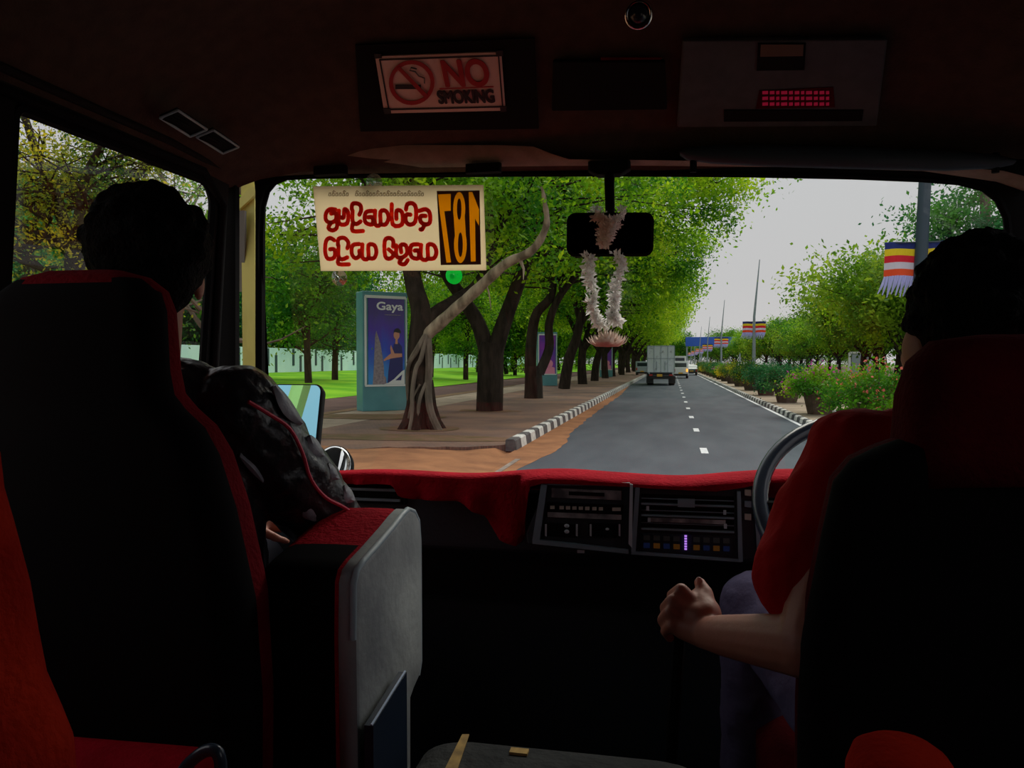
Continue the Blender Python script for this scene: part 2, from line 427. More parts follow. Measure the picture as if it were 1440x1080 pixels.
S.cycles.max_bounces = 10; S.cycles.transparent_max_bounces = 16; S.cycles.sample_clamp_indirect = 4
S.cycles.use_denoising = True
# ================================================================== EXTERIOR: GROUND
XL, XR = -3.24, 3.95
def strip(name, x0, x1, y0, y1, z, m, t=.25, nx=1, ny=1, zf=None):
    mb = MB(); xs = np.linspace(x0, x1, nx+1); ys = np.linspace(y0, y1, ny+1)
    if zf is None:
        mb.box(((x0+x1)/2, (y0+y1)/2, z-t/2), ((x1-x0)/2, (y1-y0)/2, t/2))
    else:
        vs = [(x, y, zf(x, y)) for y in ys for x in xs]; n = nx+1
        fs = [(j*n+i, j*n+i+1, (j+1)*n+i+1, (j+1)*n+i) for j in range(ny) for i in range(nx)]
        mb.add(vs, fs)
    return struct(mb, name, m, smooth=zf is not None)
def lawn_z(x):
    return .14+.80*min(max((-16.4-x)/19.6, 0), 1)
strip('ground', -300, 400, -150, 700, -.30, 'ground', .2)
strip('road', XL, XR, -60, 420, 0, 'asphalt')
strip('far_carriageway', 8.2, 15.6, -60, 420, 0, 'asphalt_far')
strip('median', 4.13, 8.2, -60, 420, .13, 'concrete', .4)
strip('far_verge', 15.6, 60, -60, 420, .12, 'path_brown', .4)
mb = MB(); fe = [(-3.45, 16.45)]+[(-3.45-(5.65)*k/24, 16.2-2.0*k/24+.45*noise.noise(Vector((k*.45, 3, 0)))) for k in range(1, 25)]
mb.plate([(-3.45, 420)]+fe+[(-9.1, 420)], [], lambda x, y: (x, y, .12), (0, 0, -.3)); struct(mb, 'pavement', 'brick')
strip('pavement_strip', -11.6, -9.1, -60, 420, .125, 'concrete', .4)
strip('footpath', -16.4, -11.6, -60, 420, .10, 'path_brown', .4)
strip('lawn', -90, -16.4, -60, 420, 0, 'grass', nx=40, ny=24, zf=lambda x, y: lawn_z(x)+.05*noise.noise(Vector((x*.15, y*.15, 0))))
def sandz(x, y):
    a = min(max((x+3.2)/-.9, 0), 1)*.11
    k = min(max((16.2-y)/1.9+.5*noise.noise(Vector((x*.9, y*.5, 8))), 0), 1); a = a*1.25; a = a*k+(1-k)*(.05 if x < -3.5 else -.05)
    return .012+a+.05*noise.noise(Vector((x*.6, y*.6, 2)))*min(a*12, 1)+.02*noise.noise(Vector((x*2.2, y*2.2, 5)))*min(a*12, 1)
strip('sand_verge', -9.1, -3.05, -60, 17.8, 0, 'sand', nx=30, ny=150, zf=sandz)
# sand spilled over the gutter, irregular edge
mb = MB(); L_ = []; Rr = []
y = 6.0
while y < 62:
    e = interp(y, [(6, -3.05), (12, -2.75), (17, -2.35), (22, -2.65), (30, -2.75), (45, -2.8), (62, -3.2)])+.10*noise.noise(Vector((y*.9, 0, 0)))+.05*noise.noise(Vector((y*3, 4, 0)))
    L_.append((XL-.02, y)); Rr.append((e, y)); y += .4
n = len(L_)
vs = [(a, b, .012) for a, b in L_]+[(a, b, .004) for a, b in Rr]
mb.add(vs, [(i, n+i, n+i+1, i+1) for i in range(n-1)])
struct(mb, 'sand_drift', 'sand')
# darker soil patches on the pavement
for (cx, cy, rx, ry, zz, mm) in ((-6.3, 17.5, 2.9, .75, .128, 'dirt'), (-9.6, 24.0, 2.6, 1.2, .135, 'dirt'), (-11.6, 40, .35, 22, .14, 'dirt'), (-6.6, 19.9, 1.1, .9, .13, 'dirt'), (-6.5, 27.7, 1.1, .8, .13, 'dirt')):
    mb = MB(); pts = []
    for k in range(40):
        a = 2*math.pi*k/40; q = 1+.28*noise.noise(Vector((math.cos(a)*1.5+cx, math.sin(a)*1.5+cy, 1)))
        pts.append((cx+rx*q*math.cos(a), cy+ry*q*math.sin(a), zz))
    mb.add([(cx, cy, zz+.01)]+pts, [(0, 1+k, 1+(k+1) % 40) for k in range(40)])
    struct(mb, 'soil_patch', mm)
# painted lines
mb = MB(); mb.box((XR-.12, 180, .003), (.06, 240, .003)); struct(mb, 'edge_line', 'road_paint')
mb = MB(); mb.box((-2.9, 13.3, .012), (.05, 1.6, .004)); struct(mb, 'edge_line', 'worn_paint')
rd = bpy.data.objects['road']
for i in range(30):
    y = P(990, 634, Z=0).y+i*5.2
    if y > 110: break
    mb = MB(); mb.box((P(990, 634, Z=0).x, y, .004), (.075, .52, .004)); o = mb.build('lane_dash', 'road_paint', rd)
# kerbs: painted blocks alternate black and white
def kerb(name, label, x0, x1, ya, yb, L0, h, first=1):
    t = thing(name, label, 'kerb', ((x0+x1)/2, ya, 0)); W = MB(); B = MB(); y = ya; i = first
    while y < yb:
        m = W if i % 2 else B; y2 = y+L0-.012
        s = .05 if x0 < 0 else 0; s2 = .05 if x0 > 0 else 0
        m.rings([[Vector((x0, yy, -.02)), Vector((x1, yy, -.02)), Vector((x1-s*.6, yy, h-.03)), Vector((x1-s-.02, yy, h)), Vector((x0+s2+.02, yy, h)), Vector((x0+s2*.6, yy, h-.03))] for yy in (y, y2)])
        y += L0; i += 1
    W.build('white_block', 'kerb_white', t, kind='stuff'); B.build('black_block', 'kerb_black', t, kind='stuff'); return t
kerb('pavement_kerb', 'black and white painted kerb edging the brown pavement on the left', -3.47, XL+.02, 16.4, 200, .62, .24, 0)
kerb('median_kerb', 'low black and white painted kerb in front of the row of flower planters', XR, 4.15, -10, 200, .55, .17)

# ================================================================== TREES
class Leaves:
    def __init__(s, rng, zmin=-9): s.c = []; s.rng = rng; s.zmin = zmin
    def cluster(s, c, n, sig, flat=.6):
        if c[2] < s.zmin: return
        s.c.append(s.rng.normal(0, 1, (n, 3))*np.array([sig, sig, sig*flat])+np.array(c))
    def mesh(s, name, size, m, asp=.5):
        C = np.concatenate(s.c); n = len(C); rng = s.rng
        u = rng.normal(0, 1, (n, 3)); u /= np.linalg.norm(u, axis=1)[:, None]
        t = rng.normal(0, 1, (n, 3)); w_ = np.cross(u, t); w_ /= np.linalg.norm(w_, axis=1)[:, None]
        sz = (size*rng.uniform(.6, 1.3, n))[:, None]
        V = np.stack([C-u*sz*.5, C+w_*sz*asp*.5-u*sz*.05, C+u*sz*.5, C-w_*sz*asp*.5-u*sz*.05], 1).reshape(-1, 3)
        me = bpy.data.meshes.new(name); me.vertices.add(4*n); me.vertices.foreach_set('co', V.ravel())
        me.loops.add(4*n); me.loops.foreach_set('vertex_index', np.arange(4*n)); me.polygons.add(n)
        me.polygons.foreach_set('loop_start', np.arange(0, 4*n, 4)); me.polygons.foreach_set('loop_total', np.full(n, 4))
        me.materials.append(M[m]); me.update(); me.validate(); return me
def grow(mb, lv, rng, limbs, nb=7, blen=3.2, nleaf=90, sig=.75, flat=.6, start=.35, up=.35, sub=3, tip=True, rmin=.02):
    """limbs: list of (points, r0, r1); branches and leaf clusters are grown on them"""
    for (pts, r0, r1) in limbs:
        sp = spline(pts, 5); n = len(sp); rad = [r0+(r1-r0)*i/(n-1) for i in range(n)]
        mb.tube(sp, rad, 9)
        for b in range(nb):
            f = start+(1-start)*(b+rng.uniform(0, .9))/nb; i = min(int(f*(n-1)), n-2); p = sp[i]
            a = rng.uniform(0, 2*math.pi); Lb = blen*(1.15-.5*f)*rng.uniform(.7, 1.2)
            d = Vector((math.cos(a), math.sin(a), up+rng.uniform(-.25, .45))).normalized()
            q = [p]; cur = p.copy()
            for s_ in range(4):
                d = (d+Vector((rng.normal(0, .25), rng.normal(0, .25), rng.normal(.04, .18)))).normalized(); cur = cur+d*Lb/4; q.append(cur.copy())
            if q[-1].z < lv.zmin: continue
            rb = max(rad[i]*.45, rmin); mb.tube(q, [rb*(1-.8*k/4) for k in range(5)], 5)
            lv.cluster(q[-1], nleaf, sig, flat); lv.cluster(q[3], int(nleaf*.7), sig*.9, flat)
            for s_ in range(sub):
                k = rng.integers(1, 4); a2 = rng.uniform(0, 2*math.pi); d2 = Vector((math.cos(a2), math.sin(a2), rng.uniform(-.2, .6))).normalized()
                e_ = q[k]+d2*Lb*.55; mid = (q[k]+e_)/2+Vector((0, 0, .12*Lb*rng.uniform(-.5, 1)))
                if e_.z < lv.zmin: continue
                mb.tube([q[k], mid, e_], [rb*.4, rb*.3, rb*.12], 4)
                lv.cluster(e_, nleaf, sig, flat)
        if tip: lv.cluster(sp[-1], nleaf*2, sig*1.2, flat)
def fillcrown(mb, lv, rng, limbs, fill, nleaf, sig, flat):
    pts = [p for (q, a, b) in limbs for p in spline(q, 4)]
    for (c, r, n) in fill:
        c = Vector(c)
        for i in range(n):
            u = rng.normal(0, 1, 3); u /= np.linalg.norm(u); k = rng.uniform(.25, 1)**.5
            p = c+Vector((u[0]*r[0]*k, u[1]*r[1]*k, u[2]*r[2]*k)); lv.cluster(p, nleaf, sig, flat)
            if i % 2 == 0 and p.z > lv.zmin:
                q = min(pts, key=lambda z: (z-p).length+abs(z.z-p.z)*.5+max(z.z-p.z, 0)*2); m_ = (p+q)/2+Vector((rng.normal(0, .25), rng.normal(0, .25), rng.uniform(-.1, .5)))
                mb.tube([q, m_, p], [.045, .03, .01], 4)
def make_tree(name, label, loc, limbs, seed, bark='bark_dark', leaf='leaf_bright', leafsize=.17, group=None, trunk_extra=None, cat='tree', fill=None, fl_leaf=70, zmin=-9, **kw):
    rng = np.random.default_rng(seed); t = thing(name, label, cat, loc, group); mb = MB(); lv = Leaves(rng, zmin)
    grow(mb, lv, rng, limbs, **kw)
    if fill: fillcrown(mb, lv, rng, limbs, fill, fl_leaf, kw.get('sig', .7)*.58, kw.get('flat', .6))
    if trunk_extra: trunk_extra(mb)
    mb.build('trunk', bark, t, smooth=True, local=True)
    o = bpy.data.objects.new('foliage', lv.mesh('foliage', leafsize, leaf)); COL.objects.link(o); o.parent = t
    return t
def rel(base, pts): b = Vector(base); return [Vector(p)-b for p in pts]

# --- the roadside row on the left: near trees follow their real trunks
GZ = .12
b1 = P(592, 603, Z=GZ); Y1 = b1.y
def tp(px, py, Y): return P(px, py, Y=Y)
main = [b1, tp(590, 540, Y1), tp(589, 490, Y1), tp(592, 440, Y1+.1), tp(582, 400, Y1+.3), tp(570, 330, Y1+.6), tp(560, 250, Y1+1), tp(540, 150, Y1+1.4)]
limb_pale = [tp(592, 478, Y1), tp(628, 446, Y1-.2), tp(668, 410, Y1-.5), tp(710, 372, Y1-.9), tp(748, 352, Y1-1.3), tp(768, 318, Y1-1.6), tp(766, 285, Y1-1.8), tp(762, 262, Y1-1.9)]
limb_b = [tp(594, 455, Y1), tp(615, 436, Y1+.6), tp(640, 420, Y1+1.2), tp(672, 395, Y1+2), tp(700, 330, Y1+2.6), tp(720, 230, Y1+3)]
def flare(mb):
    for a in range(7):
        t = 2*math.pi*a/7+.3; c, s_ = math.cos(t), math.sin(t)
        mb.tube([(c*.62, s_*.62, -.08), (c*.42, s_*.42, .18), (c*.30, s_*.30, .6), (c*.26, s_*.26, 1.3)], [.10, .13, .12, .07], 7)
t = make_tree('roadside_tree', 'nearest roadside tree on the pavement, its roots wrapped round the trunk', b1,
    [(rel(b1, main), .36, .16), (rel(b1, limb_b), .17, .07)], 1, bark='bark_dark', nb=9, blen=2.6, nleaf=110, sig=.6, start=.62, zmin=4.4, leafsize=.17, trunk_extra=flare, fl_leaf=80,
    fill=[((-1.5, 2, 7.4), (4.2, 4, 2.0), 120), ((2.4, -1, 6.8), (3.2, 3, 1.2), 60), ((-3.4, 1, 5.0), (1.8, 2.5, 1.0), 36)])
mb = MB(); sp = spline(rel(b1, limb_pale), 6); n = len(sp)
mb.tube(sp, [.17-.14*(i/(n-1))**1.3+.008*math.sin(i*1.7) for i in range(n)], 12)
mb.tube([sp[n//3], sp[n//3]+Vector((.1, 0, -.25)), sp[n//3]+Vector((.16, 0, -.7))], [.03, .02, .01], 5)
mb.tube([sp[n//2], sp[n//2]+Vector((.12, -.05, -.3)), sp[n//2]+Vector((.1, 0, -.55))], [.06, .03, .01], 5)
mb.build('bare_limb', 'bark_pale', t, smooth=True, local=True, label='pale thick bare limb leaning over towards the road')
mb = MB()
fr = -.36
for pts, r in (([(.20, fr, 2.45), (.02, fr-.03, 2.05), (-.22, fr+.03, 1.7), (-.30, fr+.14, 1.2), (-.26, fr+.12, .5), (-.42, fr, -.05)], .055),
               ([(.24, fr+.06, 2.5), (.14, fr-.02, 1.9), (.0, fr-.05, 1.6), (-.10, fr-.04, 1.0), (-.10, fr-.06, .4), (-.16, fr-.12, -.05)], .06),
               ([(.26, fr+.16, 2.4), (.30, fr+.14, 1.7), (.28, fr+.12, 1.1), (.36, fr+.06, .5), (.62, fr+.02, -.05)], .10),
               ([(.30, fr+.16, 1.4), (.12, fr-.02, .9), (.06, fr-.06, .4), (.12, fr-.14, -.05)], .05),
               ([(-.26, fr+.05, 1.75), (-.05, fr-.05, 2.05), (.22, fr, 2.5)], .035),
               ([(.1, fr, 1.2), (-.1, fr-.04, .8), (-.22, fr, .3)], .03)):
    mb.tube(spline(pts, 4), r, 7)
mb.build('aerial_root', 'bark_grey', t, smooth=True, local=True, label='grey aerial roots twisted down the trunk')

b2 = P(688, 578, Z=GZ); Y2 = b2.y
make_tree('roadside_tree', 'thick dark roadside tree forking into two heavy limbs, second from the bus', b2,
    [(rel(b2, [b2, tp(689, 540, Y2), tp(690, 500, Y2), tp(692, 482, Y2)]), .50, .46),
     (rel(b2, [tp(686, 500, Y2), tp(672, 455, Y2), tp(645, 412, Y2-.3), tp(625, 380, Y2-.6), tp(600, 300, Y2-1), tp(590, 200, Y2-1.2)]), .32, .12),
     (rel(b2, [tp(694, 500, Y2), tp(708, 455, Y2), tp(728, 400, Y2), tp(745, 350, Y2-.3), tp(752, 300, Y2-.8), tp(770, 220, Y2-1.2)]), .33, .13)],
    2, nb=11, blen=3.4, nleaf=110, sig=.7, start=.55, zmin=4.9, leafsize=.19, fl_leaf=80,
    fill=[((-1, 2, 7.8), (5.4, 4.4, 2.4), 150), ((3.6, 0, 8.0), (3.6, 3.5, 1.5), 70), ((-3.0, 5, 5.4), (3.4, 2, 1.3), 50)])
b3 = P(750, 560, Z=GZ); Y3 = b3.y
make_tree('roadside_tree', 'roadside tree with two slim wavy limbs before a purple poster', b3,
    [(rel(b3, [b3, tp(750, 530, Y3), tp(749, 515, Y3)]), .48, .40),
     (rel(b3, [tp(745, 525, Y3), tp(748, 470, Y3), tp(755, 440, Y3), tp(775, 415, Y3), tp(778, 370, Y3), tp(776, 320, Y3), tp(790, 250, Y3)]), .30, .12),
     (rel(b3, [tp(758, 525, Y3), tp(772, 490, Y3), tp(772, 455, Y3), tp(785, 420, Y3), tp(812, 385, Y3-.3), tp(845, 355, Y3-1), tp(870, 310, Y3-1.5)]), .26, .10),
     (rel(b3, [tp(845, 355, Y3-1), tp(900, 310, Y3-1), tp(950, 275, Y3-1), tp(1015, 255, Y3-1)]), .13, .04)],
    3, nb=11, blen=3.8, nleaf=110, sig=.75, start=.55, zmin=5.6, leafsize=.21, fl_leaf=80,
    fill=[((0, 2, 8.6), (6, 4.6, 2.6), 170), ((5.8, 0, 9.0), (4.2, 4, 2.0), 120), ((-3, 3, 5.6), (3.4, 3, 1.4), 50)])
b4 = P(793, 547, Z=GZ); Y4 = b4.y
make_tree('roadside_tree', 'slender leaning roadside tree, fourth from the bus', b4,
    [(rel(b4, [b4, tp(800, 505, Y4), tp(812, 470, Y4), tp(818, 430, Y4), tp(822, 390, Y4), tp(835, 330, Y4)]), .40, .14),
     (rel(b4, [tp(815, 450, Y4), tp(806, 415, Y4), tp(800, 380, Y4), tp(790, 340, Y4)]), .20, .10),
     (rel(b4, [tp(814, 460, Y4), tp(835, 430, Y4), tp(870, 400, Y4-1), tp(905, 370, Y4-2)]), .20, .08)],
    4, nb=11, blen=4.2, nleaf=120, sig=.85, start=.50, zmin=5.9, leafsize=.23, fl_leaf=80,
    fill=[((0, 0, 9), (6.5, 5, 3.2), 190), ((6.2, -1, 8.6), (3.4, 4, 2.2), 110), ((4.0, -1, 6.0), (3.4, 4, 1.0), 40)])
# further trees of the row
kinds = []
def rowlimbs(rng, H=9.5, lean=1.2):
    a = rng.uniform(-.4, .4)
    tr = [Vector((0, 0, -.1)), Vector((a*.4, 0, 1.5)), Vector((a+.2, .1, 3.0))]
    return [(tr, .40, .30),
            ([tr[-1]-Vector((0, 0, .3)), Vector((-.9, .4, 4.8)), Vector((-1.9, .6, 6.8)), Vector((-2.4, .2, H-1))], .25, .08),
            ([tr[-1]-Vector((0, 0, .3)), Vector((1.5, -.4, 4.6)), Vector((3.1, -.8, 6.2)), Vector((4.6, -.4, H-2.2))], .26, .08),
            ([tr[-1]-Vector((0, 0, .2)), Vector((.5, .9, 5.2)), Vector((.6, 1.6, 7.4)), Vector((1.0, 2.0, H))], .22, .08)]
protos = []
for k in range(3):
    rng = np.random.default_rng(30+k)
    base = ((-6.9, 62.5, GZ), (-7.0, 73.5, GZ), (-7.0, 86.0, GZ))[k]
    lab = ('roadside tree just left of the hanging flower, fifth in the row', 'roadside tree sixth in the row, seen below the hanging flower', 'roadside tree seventh in the row, left of the truck')[k]
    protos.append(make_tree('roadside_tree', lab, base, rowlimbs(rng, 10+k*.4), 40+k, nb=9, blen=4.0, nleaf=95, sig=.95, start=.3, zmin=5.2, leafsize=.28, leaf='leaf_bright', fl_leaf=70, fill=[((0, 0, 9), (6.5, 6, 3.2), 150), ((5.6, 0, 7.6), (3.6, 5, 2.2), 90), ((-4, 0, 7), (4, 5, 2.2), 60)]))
for i, y in enumerate((97, 108, 120, 133, 147, 162, 178, 196)):
    c = copy_tree(protos[i % 3]); c.location = (-7.0+.5*math.sin(i*2.1), y, GZ); c.rotation_euler = (0, 0, [0, .5, -.4][i % 3]); s_ = 1+.08*math.sin(i*3)
    c.scale = (s_, s_, s_*1.05)
    c['label'] = 'distant roadside tree in the closely packed far end of the left row'; c['group'] = 'far roadside trees'
# overhanging crown over the kerb lane, tree between third and fourth set behind them nearer the lawn
# tree beside the bus, left of the side window frame
# --- trees on the lawn
def lawnlimbs(rng, H=8.5, r=.2):
    a = rng.uniform(-.5, .5); b = rng.uniform(-.5, .5)
    tr = [Vector((0, 0, -.1)), Vector((a*.5, 0, 1.6)), Vector((a, b*.3, 3.0)), Vector((a*1.3, b, 4.4))]
    return [(tr, r, r*.75), ([tr[2], Vector((a-1.3, b+.4, 5.0)), Vector((a-2.1, b, H-1.2))], r*.55, r*.2), ([tr[3], Vector((a+.9, b-.4, 6)), Vector((a+1.5, b, H))], r*.6, r*.2)]
lawn_spots = [(404, 525, 'leaf_mid'), (434, 539, 'leaf_mid'), (457, 526, 'leaf_bright'), (471, 535, 'leaf_dark'), (655, 533, 'leaf_bright'), (629, 518, 'leaf_bright'), (643, 517, 'leaf_mid'), (724, 527, 'leaf_mid'), (700, 519, 'leaf_bright'), (672, 524, 'leaf_dark'), (284, 512, 'leaf_bright'), (548, 522, 'leaf_mid'), (606, 530, 'leaf_mid')]
labs = ['slim tree on the lawn in front of the white wall, leftmost seen through the windscreen', 'taller dark lawn tree standing nearest the footpath left of the poster box', 'thin lawn tree just left of the route board, in front of the white wall', 'thin straight lawn tree midway between the side mirror and the poster box',
        'leaning lawn tree right of the root wrapped trunk', 'thin lawn tree against the white wall just right of the root wrapped trunk', 'thin lawn tree against the white wall between two thick trunks', 'small dark lawn tree seen left of the forked slim roadside tree', 'lawn tree partly hidden behind the thick forked trunk', 'dark lawn tree behind the left limb of the forked trunk',
        'lawn tree seen through the side window right of the man', 'lawn tree hidden behind the poster box with its crown above', 'lawn tree behind the root wrapped trunk']
lp = {}
for i, (px, py, lf) in enumerate(lawn_spots):
    b = P(px, py, Z=.45); b = P(px, py, Z=lawn_z(b.x)); b = P(px, py, Z=lawn_z(b.x)); b.z = lawn_z(b.x)
    key = (lf, i % 2)
    if key not in lp:
        rng = np.random.default_rng(60+i)
        lp[key] = t = make_tree('lawn_tree', labs[i], b, lawnlimbs(rng, 8.5+i % 2, .26), 70+i, nb=8, blen=2.9, nleaf=70, sig=.75, start=.45, leafsize=.24, leaf=lf, fl_leaf=55, fill=[((0, 0, 7.6), (4.2, 4.2, 2.4), 110), ((0, 0, 5.2), (3.0, 3.0, .8), 22)])
    else:
        t = copy_tree(lp[key]); t.location = b; t.rotation_euler = (0, 0, i*1.3); t['label'] = labs[i]
# --- belt of trees beyond the wall
bp_ = []
for k, lf in enumerate(('leaf_dark', 'leaf_mid', 'leaf_bright')):
    rng = np.random.default_rng(90+k); x = -44-3*k
    bp_.append(make_tree('park_tree', 'leafy tree growing beyond the white wall', (x, 62+k*9, .9), [([Vector((0, 0, -.1)), Vector((.3, 0, 3)), Vector((0, .4, 6.5)), Vector((.4, 0, 11))], .32, .12), ([Vector((.1, 0, 3)), Vector((2, .6, 5.2)), Vector((3.2, 1, 7.5))], .2, .08), ([Vector((.1, 0, 3.2)), Vector((-2, -.6, 5.2)), Vector((-3, -1, 8.0))], .2, .08)],
        93+k, nb=8, blen=3.6, nleaf=75, sig=1.15, start=.12, leafsize=.42, leaf=lf, up=.15, fl_leaf=60, fill=[((0, 0, 7.5), (5.2, 5.2, 5.2), 150)], group='park trees beyond the white wall'))
rng = random.Random(5); i = 0
spots = []
for row, (x0, st) in enumerate(((-42, 9.5), (-52, 12), (-27, 0))):
    if st == 0: continue
    y = 20+row*4
    while y < 260:
        spots.append((x0+rng.uniform(-2.5, 2.5), y)); y += st*rng.uniform(.8, 1.2)
for (x, y) in spots:
    c = copy_tree(bp_[rng.randrange(3) if x > -48 else 0]); c.location = (x, y, .9); c.rotation_euler = (0, 0, rng.uniform(0, 6)); s_ = rng.uniform(.85, 1.25); c.scale = (s_, s_, s_)
# mid-distance trees between path and lawn, far end
for (x, y) in ((-20, 95), (-24, 118), (-19, 135), (-26, 150), (-18, 165), (-22, 185), (-12, 215), (-20, 230), (-30, 205)):
    c = copy_tree(bp_[1+rng.randrange(2)]); c.location = (x, y, .5); c.rotation_euler = (0, 0, rng.uniform(0, 6)); c['label'] = 'lawn tree far down the park behind the roadside row'; c['group'] = 'far lawn trees'; s_ = .9; c.scale = (s_, s_, s_)
# --- trees seen through the side window
def wt(px, py, Y): return P(px, py, Y=Y)
bw = Vector(wt(100, 545, 12.0)); bw.z = .13
make_tree('branching_tree', 'wide spreading tree with yellowing leaves outside the side window', bw,
    [(rel(bw, [bw, wt(100, 470, 12), wt(105, 400, 12), wt(104, 345, 12)]), .24, .15),
     (rel(bw, [wt(104, 350, 12), wt(85, 300, 12), wt(65, 255, 12.2), wt(40, 180, 12.4), wt(20, 120, 12.5)]), .12, .05),
     (rel(bw, [wt(104, 345, 12), wt(112, 300, 11.8), wt(120, 250, 11.6), wt(150, 190, 11.4), wt(170, 120, 11.2)]), .11, .04),
     (rel(bw, [wt(104, 360, 12), wt(60, 330, 11.5), wt(20, 350, 11.2), wt(-20, 340, 11)]), .11, .06),
     (rel(bw, [wt(70, 310, 11.7), wt(40, 290, 11.6), wt(10, 268, 11.5)]), .08, .05),
     (rel(bw, [wt(104, 330, 12), wt(150, 290, 12.3), wt(200, 240, 12.6), wt(250, 190, 13)]), .10, .04)],
    200, nb=10, blen=1.7, nleaf=46, sig=.36, start=.25, leafsize=.075, leaf='leaf_yellow', sub=4, tip=False)
for (px, Y, lf, sd_, H, lab) in ((285, 14.5, 'leaf_mid', 201, 8, 'tree with a pale trunk outside the front of the side window'), (170, 22, 'leaf_olive', 202, 8.5, 'olive green tree further back outside the side window, right of the spreading one'), (30, 20, 'leaf_dark', 203, 6.2, 'dark green tree low down at the rear edge of the side window')):
    b = Vector(P(px, 545, Y=Y)); b.z = .14
    rng_ = np.random.default_rng(sd_)
    make_tree('lawn_tree', lab, b, lawnlimbs(rng_, H, .17), sd_, nb=7, blen=2.2, nleaf=36, sig=.5, start=.4, leafsize=.11, leaf=lf, bark='bark_grey' if sd_ == 201 else 'bark_dark')
# --- trees across the road on the right
rp_ = []
def rlimbs(rng, H, r=.25):
    a = rng.uniform(-.5, .5)
    tr = [Vector((0, 0, -.1)), Vector((a*.6, 0, 1.3)), Vector((a, 0, 2.4))]
    return [(tr, r, r*.8), ([tr[2], Vector((a-1.3, .3, 3.8)), Vector((a-2.4, .2, 5.4)), Vector((a-2.8, 0, H-1.5))], r*.6, r*.2), ([tr[2], Vector((a+1.3, -.4, 3.8)), Vector((a+2.6, .1, 5.2)), Vector((a+3.0, 0, H-1.2))], r*.6, r*.2), ([tr[2], Vector((a+.2, .6, 4.6)), Vector((a, .4, H))], r*.5, r*.2)]
rspec = [(1211, 541, 62, 6.2, 'leaf_olive', 'tree across the opposite carriageway in front of the white framed board'), (1233, 541, 62, 7.4, 'leaf_mid', 'tree across the opposite carriageway just right of the white framed board'), (1259, 545, 50, 6.6, 'leaf_bright', 'tree across the opposite carriageway nearest the driver')]
for i, (px, py, Y, H, lf, lab) in enumerate(rspec):
    b = P(px, py, Y=Y); b.z = .12
    rng_ = np.random.default_rng(300+i)
    rp_.append(make_tree('far_side_tree', lab, b, rlimbs(rng_, H), 310+i, nb=8, blen=2.6, nleaf=75, sig=.75, start=.30, zmin=2.9, leafsize=.26, leaf=lf, fl_leaf=60, fill=[((.3, 0, H*.70), (3.0, 3.4, H*.24), 110)]))
rs = random.Random(9)
for i, (px, Y, s_, k) in enumerate(((1285, 47, 1.15, 0), (1180, 78, .85, 1), (1150, 88, .85, 1), (1125, 98, .9, 0), (1165, 100, .95, 1), (1098, 112, 1.0, 1), (1078, 128, 1.05, 0), (1052, 150, 1.05, 1), (1110, 135, 1.2, 1), (1030, 180, 1.1, 1), (1012, 215, 1.1, 1), (1000, 260, 1.15, 0), (1200, 95, 1.0, 1), (1240, 80, 1.0, 1), (1330, 55, 1.2, 1), (1380, 50, 1.3, 0), (1300, 70, 1.2, 1), (1135, 125, 1.2, 0), (1060, 200, 1.3, 0))):
    b = P(px, 540, Y=Y); b.z = .1
    c = copy_tree(rp_[k]); c.location = b; c.rotation_euler = (0, 0, rs.uniform(0, 6)); c.scale = (s_, s_, s_*rs.uniform(.95, 1.08)*.96)
    c['label'] = 'bushy tree in the band of trees beyond the opposite carriageway'; c['group'] = 'trees beyond the opposite carriageway'
rng_ = np.random.default_rng(333)
b = P(1400, 560, Y=24); b.z = .12
make_tree('far_side_tree', 'tall thin leaved tree above the head of the driver', b, [([Vector((0, 0, -.1)), Vector((.1, 0, 3)), Vector((-.3, 0, 5)), Vector((-.2, .4, 7.6))], .25, .1), ([Vector((0, 0, 3.6)), Vector((-.9, .4, 4.8)), Vector((-1.3, .2, 5.9))], .12, .04), ([Vector((0, 0, 3.8)), Vector((1.5, -.4, 5.4)), Vector((2.4, .2, 7))], .12, .04)],
    334, nb=9, blen=1.15, nleaf=80, sig=.36, start=.4, leafsize=.14, leaf='leaf_dark', bark='bark_grey')
# distant belt closing the road
for i in range(16):
    c = copy_tree(bp_[i % 2]); x = -34+i*7.5; c.location = (x, 330+12*math.sin(i*2.3), .1); c.rotation_euler = (0, 0, i*1.1); s_ = 1.0+.15*math.sin(i*1.7); c.scale = (s_*1.2, s_*1.2, s_)
    c['label'] = 'hazy tree at the far end of the road'; c['group'] = 'trees at the end of the road'

# ================================================================== WALL BEYOND THE LAWN
mb = MB(); X0 = -36.0
mb.mi(0).box((X0, 130, .9+1.15), (.12, 125, 1.15))
y = 8; i = 0
while y < 254:
    zc = 2.35 if i % 2 else 1.75
    mb.mi(1).box((X0+.10, y, zc), (.06, .20, .80)); y += 1.5 if i % 2 else 3.4; i += 1
o = mb.build('boundary_wall', ['fence_white', 'fence_slot']); tag(o, 'long pale blue white wall with dark upright slots beyond the lawn', 'wall')

